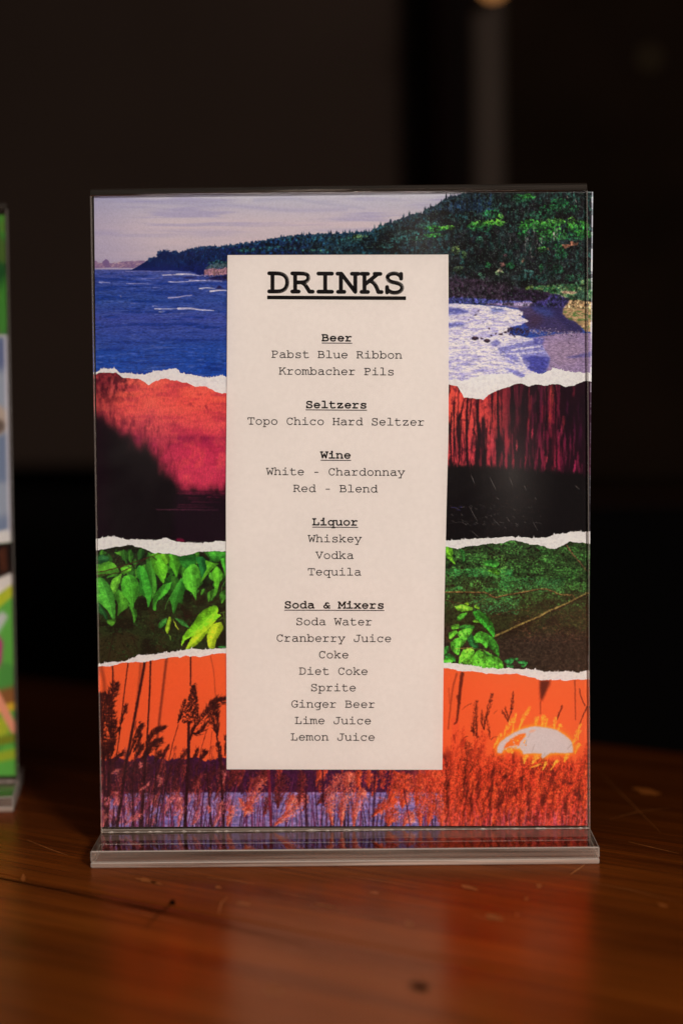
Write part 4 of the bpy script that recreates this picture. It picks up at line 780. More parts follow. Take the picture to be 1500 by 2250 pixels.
    for stem, w, n, pal in [([(140, 340), (180, 250), (215, 160), (260, 70)], 26, 260, 1), ([(110, 230), (150, 290), (200, 300)], 22, 110, 1), ([(340, 400), (420, 330), (500, 250), (545, 200)], 24, 280, 1), ([(360, 280), (370, 180), (400, 60)], 26, 240, 0), ([(500, 260), (510, 150), (520, 40)], 20, 160, 0), ([(420, 300), (440, 240), (470, 210)], 22, 120, 1), ([(720, 390), (700, 280), (715, 170), (770, 60)], 30, 320, 1), ([(780, 390), (790, 260), (820, 130), (830, 50)], 34, 380, 1), ([(860, 400), (870, 300), (900, 200), (930, 170)], 26, 260, 1), ([(900, 160), (890, 100), (905, 40)], 12, 90, 2), ([(960, 150), (955, 100), (965, 40)], 14, 110, 2), ([(985, 340), (1040, 290), (1100, 250), (1145, 235)], 24, 260, 2), ([(1100, 240), (1130, 150), (1150, 50)], 30, 280, 2), ([(1180, 280), (1200, 180), (1200, 60)], 36, 340, 2), ([(1270, 260), (1290, 170), (1300, 60)], 28, 240, 2), ([(1350, 400), (1370, 260), (1380, 120), (1380, 40)], 36, 360, 2), ([(1440, 400), (1430, 250), (1440, 80)], 36, 340, 2), ([(1090, 400), (1100, 350), (1140, 300)], 26, 160, 2), ([(1190, 400), (1220, 350), (1250, 320)], 26, 140, 1), ([(1300, 400), (1300, 300), (1330, 220)], 22, 160, 2), ([(30, 400), (40, 340), (60, 270)], 16, 90, 1), ([(270, 330), (285, 280), (290, 220)], 14, 80, 0), ([(625, 260), (650, 230), (680, 190)], 12, 70, 0), ([(530, 300), (545, 250), (540, 200)], 8, 40, 0), ([(40, 150), (60, 90), (100, 40)], 26, 130, 3), ([(200, 140), (240, 80), (280, 40)], 18, 90, 3), ([(620, 100), (640, 70), (650, 40)], 16, 70, 2)]:
        dk_, lt_ = [(DR[:3], DR[1:]), ([c8(126, 34, 32), c8(170, 50, 40)], SAL[:3]), ([c8(120, 30, 20), c8(176, 46, 28)], RED[:2] + RED[4:]), (DR[:3], DR[1:])][pal]
        fluff(P, rg, m_(stem), w, int(n * 3.2), dk_, lt_, 1)
        if pal in (1, 2): P.line(curve([(a - 1.5, b + 1) for a, b in m_(stem)]), 2.2, c8(120, 28, 26), .8, .55, 2)
    for a, b, w in [((300, 30), (315, 400), 7), ((655, 30), (660, 270), 4), ((595, 60), (625, 400), 2.4), ((1000, 60), (985, 400), 3), ((940, 260), (970, 360), 2), ((1190, 160), (1230, 400), 2.4), ((25, 60), (5, 400), 3), ((545, 150), (545, 400), 4)]:
        P.line(m_([a, b]), w, c8(120, 28, 40) if a[0] == 300 else c8(52, 14, 30), w * .8, .85, 2)
    for p_, w, al, so in [([(1072, 900), (1070, 1100), (1050, 1500), (1030, 1890)], 6.4, 1, 1.4), ([(410, 1060), (370, 1300), (330, 1600), (285, 1890)], 5.5, .92, 2), ([(600, 1060), (590, 1300), (570, 1600), (545, 1890)], 6, .9, 2.2), ([(210, 1150), (190, 1500), (175, 1890)], 6.5, .85, 2.6), ([(140, 1180), (150, 1500), (150, 1890)], 6, .8, 3), ([(720, 1160), (700, 1500), (650, 1890)], 2.4, .9, 1.3), ([(880, 1200), (800, 1550), (730, 1890)], 2, .85, 1.2), ([(1420, 1150), (1440, 1500), (1455, 1890)], 4.4, .9, 2), ([(1270, 1200), (1290, 1500), (1330, 1890)], 3, .85, 1.5), ([(455, 1250), (462, 1890)], 4, .85, 2), ([(860, 1560), (890, 1890)], 1.8, .8, 1.2), ([(760, 1560), (690, 1890)], 1.8, .8, 1.2), ([(1180, 1500), (1150, 1890)], 2, .8, 1.2)]:
        P.line(curve(k_(p_)), w, c8(46, 16, 22), w, al, so)
    for stem, w, n in [([(380, 1860), (460, 1790), (560, 1750)], 15, 170), ([(960, 1880), (985, 1700), (975, 1560)], 14, 200), ([(1000, 1700), (960, 1600), (940, 1500)], 10, 90), ([(830, 1560), (850, 1600), (880, 1560)], 9, 80), ([(130, 1880), (150, 1800), (130, 1700)], 12, 110), ([(250, 1640), (280, 1560), (270, 1500)], 11, 110), ([(740, 1440), (760, 1380), (740, 1330)], 9, 70), ([(1120, 1860), (1160, 1780), (1170, 1700)], 13, 120), ([(1400, 1800), (1420, 1700), (1440, 1600)], 14, 150), ([(1290, 1740), (1300, 1690), (1280, 1660)], 9, 70), ([(1450, 1400), (1460, 1330), (1450, 1260)], 9, 80), ([(530, 1240), (550, 1210), (540, 1180)], 7, 50), ([(200, 1560), (170, 1640), (150, 1560)], 10, 70), ([(230, 1300), (290, 1260), (300, 1380)], 10, 80), ([(540, 1480), (600, 1440), (630, 1400)], 8, 60)]:
        fluff(P, rg, k_(stem), w, n, [c8(150, 48, 50), c8(110, 36, 44)], [c8(240, 120, 100), c8(246, 140, 110), c8(220, 110, 130)], .9)
    # right side: glowing thicket
    OR = [c8(236, 86, 42), c8(226, 70, 34), c8(240, 104, 50), c8(170, 44, 24), c8(96, 24, 16)]
    for i in range(330):
        x = rg.uniform(975, 1302); y = rg.uniform(1700, 1822); hh = rg.uniform(22, 62); dx = rg.normal(9, 7)
        if y - hh < 1655 and rg.random() < .5: continue
        dkk = rg.random() < .33
        fluff(P, rg, [(x, y), (x + dx * .35, y - hh * .5), (x + dx, y - hh)], rg.uniform(6, 13), 62, OR[4:] if dkk else OR[3:4], OR[3:5] if dkk else OR[:3], .8)
    for i in range(120):
        x = rg.uniform(975, 1300); hh = rg.uniform(20, 60)
        P.line([(x, 1822), (x + rg.normal(4, 5), 1822 - hh)], 1.2, [c8(196, 70, 96), c8(224, 110, 120), c8(120, 30, 50), c8(90, 22, 30)][rg.integers(4)], .6, .7, 1)
    for x, y, w, h in [(245, 1150, 60, 300), (370, 1080, 60, 240), (500, 1050, 50, 300), (480, 1250, 40, 180), (590, 1240, 40, 180), (800, 1060, 44, 90), (740, 1160, 30, 100), (900, 970, 90, 70), (1120, 990, 60, 110), (870, 1270, 40, 220), (1020, 1240, 30, 130), (1260, 1090, 140, 40), (1350, 1180, 60, 100), (60, 1080, 40, 200), (60, 1300, 50, 200), (300, 1280, 40, 220), (1240, 1330, 40, 160), (640, 1030, 30, 40)]:
        for _ in range(16):
            a = rg.normal(0, 1, 2); xx, yy = x + a[0] * w * .28, y + a[1] * h * .3
            P.line(s_([(xx - 8, yy + h * .16), (xx + 8, yy - h * .16)]), 3 + rg.random() * 4, c8(92, 24, 18), 1, .5, 2.4)
    P.line(curve(s_([(135, 470), (140, 700), (135, 900), (140, 1200), (130, 1500)])), 15, c8(222, 74, 42), 19, .55, 5)
    P.line(curve(s_([(120, 620), (135, 690)])), 5, c8(110, 30, 22), 2, .6, 3)
    for p_, w0, w1, al, so in [([(205, 0), (185, 150), (170, 320), (150, 470), (130, 500)], 8, 3, .9, 3), ([(150, 0), (110, 150), (80, 400), (65, 550)], 3.4, 3, .5, 3), ([(70, 150), (80, 300)], 3, 2, .3, 3), ([(165, 230), (175, 290)], 9, 5, .7, 3), ([(1328, 60), (1332, 250), (1335, 460)], 2.6, 2, .65, 2.4), ([(985, 280), (985, 400)], 3, 2, .55, 3), ([(1375, 150), (1390, 230), (1430, 320)], 2, 2.4, .9, 1.2), ([(1450, 330), (1410, 420), (1375, 510)], 3, 1.6, .9, 1.4), ([(300, 296), (250, 320), (205, 360)], 1.6, 1, .6, 1), ([(555, 365), (520, 400)], 1, 1, .6, 1), ([(195, 680), (225, 640), (260, 625)], 1.8, 1, .9, 1), ([(490, 660), (520, 635), (580, 630)], 1.6, 1, .8, 1), ([(180, 860), (240, 870), (290, 880)], 3.4, 2, .9, 1.4)]:
        P.line(curve(s_(p_)), w0, c8(84, 28, 18), w1, al, so)
    P.poly(s_([(975, 60), (1090, 60), (1080, 110), (1050, 170), (1030, 220), (1000, 280), (980, 260), (975, 160)]), c8(120, 40, 24), .8, 2.4); P.poly(s_([(985, 75), (1075, 75), (1030, 190), (990, 260)]), c8(72, 26, 18), .7, 2)
    for stem, w, n, lean in [([(350, 640), (345, 500), (335, 380), (346, 265)], 11, 150, .1), ([(320, 620), (310, 540), (320, 430)], 9, 80, .2), ([(420, 560), (440, 440), (480, 310), (503, 195)], 9, 150, .2), ([(420, 560), (400, 480), (405, 360)], 5, 50, .2), ([(660, 480), (690, 380), (705, 290), (708, 180)], 7, 100, .2), ([(660, 480), (630, 420), (600, 370)], 5, 30, .5), ([(660, 460), (650, 400), (630, 330)], 5, 26, .4), ([(1150, 460), (1170, 400), (1205, 315)], 4, 40, .3), ([(230, 1000), (250, 860), (270, 740), (200, 690)], 20, 170, .2), ([(270, 1000), (330, 880), (380, 740)], 20, 160, .3), ([(290, 570), (330, 590), (370, 640)], 8, 40, .2), ([(480, 650), (470, 560), (440, 430)], 6, 36, .4)]:
        plume(P, rg, s_(stem), w, n, [c8(78, 26, 16), c8(100, 34, 20), c8(60, 20, 14)], lean, 5, .95, 1.2)
    for i in range(130):      # upper tufts of the thicket against the glow
        x = rg.uniform(985, 1302); y = rg.uniform(1640, 1715); hh = rg.uniform(18, 46); dx = rg.normal(8, 6)
        if abs(x - 1185) < 92 and y - hh < 1665: continue
        fluff(P, rg, [(x, y), (x + dx * .4, y - hh * .5), (x + dx, y - hh)], rg.uniform(5, 10), 50, [c8(120, 34, 20), c8(170, 48, 26)], [c8(214, 66, 34), c8(190, 54, 30)], .75)
    # low sun behind the reeds
    sun = s_([(553, 790), (555, 740), (580, 690), (640, 640), (720, 590), (800, 555), (880, 535), (930, 525), (1000, 535), (1080, 545), (1150, 565), (1220, 610), (1270, 650), (1300, 690), (1312, 760), (1310, 790), (1230, 795), (1140, 792), (1080, 795), (1050, 815), (1010, 850), (990, 830), (1000, 800), (920, 795), (860, 800), (815, 808), (800, 770), (770, 750), (720, 745), (690, 735), (640, 745), (612, 765), (600, 795)])
    P.poly(sun, c8(240, 104, 36), .85, 16); P.poly(sun, c8(250, 146, 30), .9, 8); P.poly(sun, c8(253, 172, 42), .95, 5)
    YO = [c8(250, 160, 44), c8(248, 140, 40), c8(252, 180, 70)]
    for stem, w, n in [([(620, 620), (640, 560), (680, 500), (720, 440)], 9, 70), ([(700, 590), (720, 500), (740, 390)], 6, 40), ([(770, 560), (800, 480), (840, 400), (890, 330)], 9, 80), ([(930, 530), (945, 480), (955, 430)], 9, 50), ([(1000, 530), (1010, 470), (1020, 410)], 10, 60), ([(1030, 540), (1040, 490), (1050, 450)], 6, 30), ([(1120, 550), (1128, 490), (1140, 435)], 7, 40), ([(1160, 570), (1175, 530), (1190, 510)], 10, 40), ([(520, 740), (560, 660), (600, 600)], 7, 50), ([(1300, 700), (1330, 660), (1350, 600), (1380, 560)], 10, 60), ([(1330, 800), (1350, 740), (1380, 700)], 10, 60), ([(1360, 660), (1370, 560), (1390, 500)], 5, 30), ([(820, 900), (830, 850), (850, 810)], 9, 60), ([(900, 900), (930, 860), (960, 820)], 10, 60), ([(1220, 880), (1240, 840), (1260, 800)], 10, 60), ([(640, 760), (680, 780), (720, 770)], 9, 50), ([(1010, 960), (1030, 910), (1040, 880)], 6, 40), ([(1090, 960), (1130, 900), (1160, 870)], 6, 40), ([(880, 940), (940, 920), (990, 900)], 4, 30), ([(620, 740), (660, 700), (700, 650)], 5, 20)]:
        plume(P, rg, s_(stem), w * 1.1, int(n * 1.3), YO, .1, 4, .9, 1.7)
    P.poly(sun, c8(200, 183, 177), 1, .4)
    P.poly(s_([(615, 750), (640, 700), (700, 650), (780, 605), (840, 595), (830, 630), (780, 690), (770, 725), (720, 720), (680, 730)]), c8(236, 108, 40), 1, .8)
    for i in range(46):
        x, y = s_([(rg.uniform(640, 840), rg.uniform(600, 760))])[0]; dab(P, rg, x, y, 1 + rg.random() * 1.6, [c8(250, 170, 60), c8(240, 130, 40), c8(212, 180, 160)][rg.integers(3)], .9, 5)
    P.poly(s_([(870, 580), (900, 560), (945, 560), (920, 580), (880, 592)]), c8(220, 160, 130), .9, .5)
    for ln in [[(860, 640), (880, 600)], [(840, 710), (850, 660)], [(900, 780), (915, 735), (930, 705)], [(1255, 760), (1280, 720), (1300, 700)], [(1010, 830), (1030, 790)]]:
        P.line(s_(ln), 1, c8(150, 128, 120), al=.8)
    P.line(sun + [sun[0]], 1, c8(168, 140, 110), al=.5)
    warp(P, .8, 2.6, 91); texture(P, .10, 2, 2.4, 92, sstep(Y, 1650, 1680) * sstep(X, 700, 1000)); texture(P, .06, 2, 3, 95, sstep(Y, 1650, 1680)); texture(P, .08, 4, 6, 93, sstep(Y, 1650, 1680)); texture(P, .02, 1.5, 1.5, 94)
    return P

def paint_white(x0, y0, x1, y1, seed):
    P = Print(x0, y0, x1, y1, PSC, c8(220, 210, 202)); H, W = P.h, P.w
    P.put((0, 0, W, H), sstep(vnoise(H, W, 6, 5, seed, 3), .45, .7), c8(196, 184, 176), .45)
    P.put((0, 0, W, H), sstep(vnoise(H, W, 2.5, 4, seed + 1, 2), .55, .75), c8(232, 222, 214), .5)
    return P
# ------------------------------------------------------------------ MATERIALS
KEY = np.array([.88, .74, .65])        # what white paper shows under the lamps: print colours are divided by it
def picture_image(name, a, blur_px=0):
    a = np.clip(lin(a) / KEY, 0.0005, .9)
    enc = np.where(a <= .0031308, a * 12.92, 1.055 * a ** (1 / 2.4) - .055)
    h, w = a.shape[:2]
    im = bpy.data.images.new(name, w, h, alpha=False)
    px = np.ones((h, w, 4), np.float32); px[..., :3] = enc[::-1]
    im.pixels.foreach_set(px.ravel()); im.update(); im.pack()
    return im
def print_material(name, im, rough=.55, spec=.04):
    t = NT(name); uv = t.n('UVMap', uv_map='print')
    tx = t.n('TexImage', image=im, extension='EXTEND', interpolation='Cubic'); t.t.links.new(uv.outputs[0], tx.inputs[0])
    g = t.noise(t.coord((1, 1, 1)), 900, 2)
    c = tx.outputs[0]
    p = t.n('BsdfPrincipled', ins={'Base Color': c, 'Roughness': rough, 'Specular IOR Level': spec})
    return t.done(p.outputs[0])

# thin clear sheet: straight-through view with a Fresnel mirror film
def sheet_material(name, tint=(.985, .982, .975), rough=.015, haze=.0, ior=1.46, glare_spots=()):
    t = NT(name)
    fr = t.n('Fresnel', ins={'IOR': ior}); g = t.n('BsdfGlossy', ins={'Roughness': rough, 'Color': (.9, .9, .9, 1)}); tr = t.n('BsdfTransparent', ins={'Color': (*tint, 1)})
    m = t.n('MixShader', ins={0: fr.outputs[0], 1: tr.outputs[0], 2: g.outputs[0]})
    if haze:                                             # wiped dust and smudges, plus glare haze painted into the sheet
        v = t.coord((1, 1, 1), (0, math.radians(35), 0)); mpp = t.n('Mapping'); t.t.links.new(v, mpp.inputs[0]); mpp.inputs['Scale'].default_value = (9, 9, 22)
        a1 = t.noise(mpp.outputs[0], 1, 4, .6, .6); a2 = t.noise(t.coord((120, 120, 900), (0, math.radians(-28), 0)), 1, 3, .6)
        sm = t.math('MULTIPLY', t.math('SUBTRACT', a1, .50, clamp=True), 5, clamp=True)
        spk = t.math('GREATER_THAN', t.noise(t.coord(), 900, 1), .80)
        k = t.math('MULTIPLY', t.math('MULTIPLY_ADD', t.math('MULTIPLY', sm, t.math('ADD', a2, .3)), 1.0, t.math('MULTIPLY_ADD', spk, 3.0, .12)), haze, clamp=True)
        for (cx_, cz_, r_, s_) in glare_spots:  # soft veils of reflected light, put in as pale diffuse spots
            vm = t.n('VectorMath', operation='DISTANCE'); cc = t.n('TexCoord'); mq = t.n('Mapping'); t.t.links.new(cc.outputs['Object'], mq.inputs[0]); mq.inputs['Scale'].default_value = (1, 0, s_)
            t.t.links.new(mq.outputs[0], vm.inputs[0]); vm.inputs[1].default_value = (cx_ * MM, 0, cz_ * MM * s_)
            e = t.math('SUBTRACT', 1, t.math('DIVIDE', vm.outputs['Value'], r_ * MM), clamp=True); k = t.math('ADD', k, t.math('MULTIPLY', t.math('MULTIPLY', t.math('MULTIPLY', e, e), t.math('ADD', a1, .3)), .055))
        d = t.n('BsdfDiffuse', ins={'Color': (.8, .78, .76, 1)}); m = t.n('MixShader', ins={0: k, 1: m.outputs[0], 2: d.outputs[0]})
    return t.done(m.outputs[0])
M_SHEET = sheet_material('clear_acrylic_sheet')
M_FACE = sheet_material('smudge_glare_acrylic', haze=.010, glare_spots=[(*on_panel(925, 520), 26, .62), (*on_panel(1125, 1040), 24, .5), (*on_panel(870, 450), 16, 1.2), (*on_panel(330, 900), 30, .7)])
def acrylic(name, rough=.0, milk=0.0, streak=False, split=0, through=0, tint=(.97, .96, .94)):
    t = NT(name)
    g = t.n('BsdfGlass', ins={'IOR': 1.49, 'Roughness': rough, 'Color': (*tint, 1)})
    sh = g.outputs[0]
    if split: sh = t.n('BsdfTransparent', ins={'Color': (*tint, 1)}).outputs[0]
    if through: sh = t.n('MixShader', ins={0: through, 1: sh, 2: t.n('BsdfTransparent', ins={'Color': (*tint, 1)}).outputs[0]}).outputs[0]
    if streak:
        v = t.coord((14, 60, 1400), (0, math.radians(1.2), 0)); f = t.noise(v, 1.0, 3, .6)
        v2 = t.coord((10, 50, 420), (0, math.radians(-.6), 0)); f2 = t.noise(v2, 1.0, 3)
        b = t.n('Bump', ins={'Strength': .25, 'Distance': .0002, 'Height': f}); t.t.links.new(b.outputs[0], g.inputs['Normal'])
        d = t.n('BsdfDiffuse', ins={'Color': (.70, .57, .48, 1)})
        tl = t.n('BsdfTranslucent', ins={'Color': (.62, .57, .53, 1)})
        dd = t.n('MixShader', ins={0: .35, 1: d.outputs[0], 2: tl.outputs[0]})
        k = t.math('MULTIPLY', t.math('MULTIPLY_ADD', t.math('SUBTRACT', t.math('MULTIPLY', f, f2), .22), 3.2, .5, clamp=True), milk)
        if split:                                     # milkier above the split height, for a pale strip
            sp = t.n('SeparateXYZ'); t.t.links.new(t.coord(), sp.inputs[0]); k = t.math('MULTIPLY', k, t.math('MULTIPLY_ADD', t.math('GREATER_THAN', sp.outputs[2], split), .85, .15))
        sh = t.n('MixShader', ins={0: k, 1: sh, 2: dd.outputs[0]}).outputs[0]
    elif milk:
        d = t.n('BsdfDiffuse', ins={'Color': (.7, .66, .6, 1)})
        sh = t.n('MixShader', ins={0: milk, 1: sh, 2: d.outputs[0]}).outputs[0]
    return t.done(sh)
M_ACRYL = sheet_material('polished_acrylic_top', ior=1.33)
t = NT('acrylic_inside'); M_CLEAR = t.done(t.n('BsdfTransparent', ins={'Color': (.975, .965, .95, 1)}).outputs[0])
M_PALE = acrylic('matt_sawn_acrylic', .1, 1.0, True)
M_FOLD = acrylic('bent_acrylic', .02, .06, True)
M_BEAD = simple('solvent_weld', (.42, .38, .34), .7, .3, 900, .1)
M_SAWN = acrylic('sawn_acrylic_edge', .03, .44, True)
M_FROST = acrylic('frosted_acrylic_face', .2, 2.2, True, .0042)
M_EDGE = acrylic('cut_acrylic_edge', .05, .2)
M_RIM = acrylic('bevelled_acrylic_rim', .08, .55)  # milky colour stands in for bright highlights along the bevels

# ------------------------------------------------------------------ SETTING: dark room behind
def wall_material(name, col, rough=.75, var=.13):
    t = NT(name); f = t.noise(t.coord(), 2.2, 5)
    c = t.ramp(f, [(.3, tuple(v * (1 - var) for v in col)), (.7, tuple(v * (1 + var) for v in col))])
    p = t.n('BsdfPrincipled', ins={'Base Color': c, 'Roughness': rough, 'Specular IOR Level': .02})
    return t.done(p.outputs[0])
def at_depth(px, py, y): 
    d = ray(px, py); q = CAM + d * ((y - CAM[1]) / d[1]); return q
YB = 1500.0                     # back wall, mm behind the sign
def bx(px0, px1, py0, py1, y, depth, name, mat, bev=0, parent=None):
    a, b = at_depth(px0, py1, y), at_depth(px1, py0, y)
    return bm_obj(name, box_bm(a[0], b[0], y, y + depth, a[2], b[2], bev), [mat], parent)
M_WALL = wall_material('brown_wall_paint', (.042, .029, .023))
M_DARK = wall_material('black_stained_wood', (.0075, .0048, .0042))
M_REDW = wall_material('red_brown_wood', (.020, .008, .0075))
M_DIM = wall_material('dim_panel', (.017, .0100, .0060), .75, .6)
M_FLOOR = wall_material('dark_floor', (.012, .008, .006))
M_POST = wall_material('grey_post_paint', (.060, .047, .039))
tag(mesh('floor', [(-4000, -3000, -740), (4000, -3000, -740), (4000, 4000, -740), (-4000, 4000, -740)], [(0, 1, 2, 3)], [M_FLOOR]), kind='structure')
tag(bx(-3500, 5200, -2600, 2300, 1900, 60, 'wall', M_DIM), kind='structure')
# brown painted panel on the left
wp = tag(bx(-2600, 893, -2200, 1052, 1480, 40, 'partition_panel', M_WALL, 2), 'large flat brown grey partition panel behind the menu stand', 'partition')
# timber door frame right of it
fr = tag(empty('door_frame', (0, 0, 0)), 'tall dark red brown timber upright beside the grey post', 'door frame')
bx(899, 940, -2200, 1500, 1440, 90, 'outer_board', M_DARK, 2, fr); bx(942, 988, -2200, 1500, 1450, 80, 'middle_board', M_REDW, 2, fr); bx(990, 1040, -2200, 1500, 1430, 100, 'inner_board', M_DARK, 2, fr)
# slim grey post
a, b = at_depth(1047, 1700, 1050), at_depth(1108, -400, 1050)
pb = bmesh.new(); r = (b[0] - a[0]) / 2 * MM; cx = (a[0] + b[0]) / 2 * MM
bmesh.ops.create_cone(pb, cap_ends=True, segments=40, radius1=r, radius2=r, depth=1.9, matrix=Matrix.Translation((cx, 1.05 + r, -.74 + .95)))
tag(bm_obj('post', pb, [M_POST], None, True), 'slim round grey post rising out of the dark behind the stand', 'post')
# lit lamp at the upper frame edge
q = at_depth(1082, -32, 985)
lamp = tag(empty('wall_lamp', tuple(q)), 'small orange glowing lamp globe at the top edge', 'lamp')
lb = bmesh.new(); bmesh.ops.create_uvsphere(lb, u_segments=24, v_segments=16, radius=.0125, matrix=Matrix.Translation((0, 0, 0)))
t = NT('lamp_glow'); M_GLOW = t.done(t.n('Emission', ins={'Color': (1, .42, .13, 1), 'Strength': .42}).outputs[0])
bm_obj('globe', lb, [M_GLOW], lamp, True)
bm_obj('holder', box_bm(-6, 6, 8, 90, 10, 22, 2), [M_DARK], lamp); bm_obj('stem', box_bm(-3, 3, -3, 3, 12, 120, 1), [M_DARK], lamp)
# small pale plaque on the wall, right
q = at_depth(1425, 128, 1895)
pl = bmesh.new(); bmesh.ops.create_cone(pl, cap_ends=True, segments=32, radius1=.014, radius2=.012, depth=.008, matrix=Matrix.Translation(Vector(q) * MM) @ Matrix.Rotation(math.radians(90), 4, 'X'))
tag(bm_obj('wall_plaque', pl, [wall_material('dull_brass', (.06, .043, .022), .5)]), 'small round dull brass plaque on the dark wall', 'plaque')
# black bench, lower left
bn = tag(empty('bench', (0, 0, 0)), 'black upholstered bench with a high straight back', 'bench')
M_BLK = wall_material('black_upholstery', (.004, .0035, .0035), .8)
a, b = at_depth(-2200, 2600, 1300), at_depth(1046, 1062, 1300)
bm_obj('backrest', box_bm(a[0], b[0], 1300, 1380, -460, b[2], 12), [M_BLK], bn)
bm_obj('seat', box_bm(a[0], b[0], 900, 1295, -400, -320, 20), [M_BLK], bn)
bm_obj('plinth', box_bm(a[0], b[0], 940, 1380, -740, -465, 4), [M_BLK], bn)
# low sideboard, right
sb = tag(empty('sideboard', (0, 0, 0)), 'low dark sideboard with a brown top edge behind the stand', 'sideboard')
a, b = at_depth(1118, 1110, 1500), at_depth(2600, 1076, 1500)
bm_obj('top', box_bm(a[0], b[0], 1500, 1820, a[2], b[2], 3), [wall_material('sideboard_top', (.022, .010, .006), .5)], sb)
bm_obj('cabinet', box_bm(a[0] + 15, b[0], 1520, 1815, -740, a[2] - .5, 3), [M_BLK], sb)

# ------------------------------------------------------------------ TABLE
PHI = math.atan2(-.64, .77)
def wood_material():
    t = NT('varnished_wood')
    rot = 0
    v = t.coord((1, 1, 1))
    sep = t.n('SeparateXYZ'); t.t.links.new(v, sep.inputs[0])
    pl = t.math('FLOOR', t.math('DIVIDE', t.math('ADD', sep.outputs[1], 1.465), .2223))
    off = t.math('MULTIPLY', pl, 3.71)
    cmb = t.n('CombineXYZ'); t.set(cmb, 0, t.math('ADD', sep.outputs[0], off)); t.set(cmb, 1, t.math('ADD', sep.outputs[1], off)); t.set(cmb, 2, sep.outputs[2])
    def mp(sc):
        m = t.n('Mapping'); t.t.links.new(cmb.outputs[0], m.inputs[0]); m.inputs['Scale'].default_value = sc; return m.outputs[0]
    fig = t.noise(mp((1.6, 16, 1)), 1, 4, .5, 1.2)
    band = t.noise(mp((3, 70, 1)), 1, 5, .6, .8)
    fine = t.noise(mp((10, 620, 1)), 1, 5, .7)
    pore = t.noise(mp((60, 1500, 1)), 1, 2, .5)
    f = t.math('ADD', t.math('MULTIPLY', fig, .45), t.math('MULTIPLY', band, .55))
    c = t.ramp(f, [(.30, (.075, .015, .0022)), (.44, (.21, .048, .0050)), (.56, (.34, .084, .0080)), (.70, (.45, .118, .0118))])
    c = t.mixc(t.math('MULTIPLY', t.math('SUBTRACT', fine, .36), 3.2, clamp=True), t.mixc(.62, c, (.03, .006, .001)), c)
    c = t.mixc(t.math('MULTIPLY', t.math('GREATER_THAN', pore, .70), .5), c, (.012, .004, .001))
    c = t.mixc(t.math('GREATER_THAN', pl, 6.5), c, t.mixc(1.0, c, (.60, .56, .56), 'MULTIPLY'))
    wear = t.noise(t.coord((1, 1, 1)), 26, 5, .6)
    ro = t.math('MULTIPLY_ADD', wear, .22, .11)
    b = t.n('Bump', ins={'Strength': .12, 'Distance': .0004, 'Height': fine})
    b2 = t.n('Bump', ins={'Strength': .05, 'Distance': .002, 'Height': t.noise(t.coord((1, 1, 1)), 60, 3)}); t.t.links.new(b.outputs[0], b2.inputs['Normal'])
    c = t.mixc(1.0, c, (.68, .66, .66), 'MULTIPLY')
    p = t.n('BsdfPrincipled', ins={'Base Color': c, 'Roughness': .6, 'Specular IOR Level': 0, 'Normal': b2.outputs[0]})
    fr = t.n('Fresnel', ins={'IOR': 1.17, 'Normal': b2.outputs[0]}); g = t.n('BsdfGlossy', ins={'Color': (1, .46, .30, 1), 'Roughness': ro, 'Normal': b2.outputs[0]})   # amber varnish
    return t.done(t.n('MixShader', ins={0: fr.outputs[0], 1: p.outputs[0], 2: g.outputs[0]}).outputs[0])
M_WOOD = wood_material()
table = tag(empty('table', (0, 0, 0), PHI), 'worn glossy red brown plank table under the menu stands', 'table')
edges = [-1020, -798.6, -576.3, -354, -132, 90, 313]
tb = bmesh.new()
for k in range(6):
    g0, g1 = (.45 if k in (4,) else .06), (.45 if k == 3 else .06)
    box_bm(-1300, 900, edges[k] + g0, edges[k + 1] - g1, -34, 0, 5 if k == 5 else .5, 2, tb)
bm_obj('tabletop', tb, [M_WOOD], table)
bm_obj('apron', box_bm(-1150, 760, 200, 222, -130, -34.2, 1), [M_DARK], table)
for lx, ly in ((-1130, 180), (720, 180), (-1130, -900), (720, -900)):
    bm_obj('leg', box_bm(lx - 35, lx + 35, ly - 35, ly + 35, -740, -34.3, 3), [M_DARK], table)
cphi, sphi = math.cos(PHI), math.sin(PHI)
def tl(px, py):          # photo pixel -> the table's own frame
    x, y = on_table(px, py); return x * cphi + y * sphi, -x * sphi + y * cphi
def mark(name, pts, mat, w=None, z=.12, label=None):
    q = [tl(*p) for p in pts]
    if w is None: vs = [(a, b, z) for a, b in q]; fs = [tuple(range(len(vs)))[::1]]
    else:
        vs = []; fs = []
        for i, (a, b) in enumerate(q):
            d = np.array(q[min(i + 1, len(q) - 1)]) - np.array(q[max(i - 1, 0)]); d = d / (np.hypot(*d) + 1e-9); ww = w * (.35 if i in (0, len(q) - 1) else 1)
            vs += [(a - d[1] * ww, b + d[0] * ww, z), (a + d[1] * ww, b - d[0] * ww, z)]
        fs = [(2 * i, 2 * i + 1, 2 * i + 3, 2 * i + 2) for i in range(len(q) - 1)]
    o = mesh(name, vs, fs, [mat], table)
    if label: o['label'] = label
def blob(cx, cy, rx, ry, n=14, seed=0, ang=0.0):
    rg = random.Random(seed); out = []
    for i in range(n):
        a = -i * 2 * math.pi / n; r = .7 + .5 * rg.random(); x, y = rx * r * math.cos(a), ry * r * math.sin(a)
        out.append((cx + x * math.cos(ang) - y * math.sin(ang), cy + x * math.sin(ang) + y * math.cos(ang)))
    return out
M_BURN = simple('scorched_wood', (.005, .0025, .0015), .8, .3, 300, .0)
M_WORN = simple('worn_varnish', (.27, .078, .014), .5, .25, 500, .05)
M_SCR = simple('scratched_varnish', (.40, .145, .04), .5, .3, 300, .05)
mark('burn_mark', blob(922, 2168, 24, 9, 16, 3, .25), M_BURN, label='black burn mark near the front edge of the picture')
mark('burn_mark', blob(379, 1984, 7, 5, 10, 5), M_BURN, label='tiny black nick left of centre')
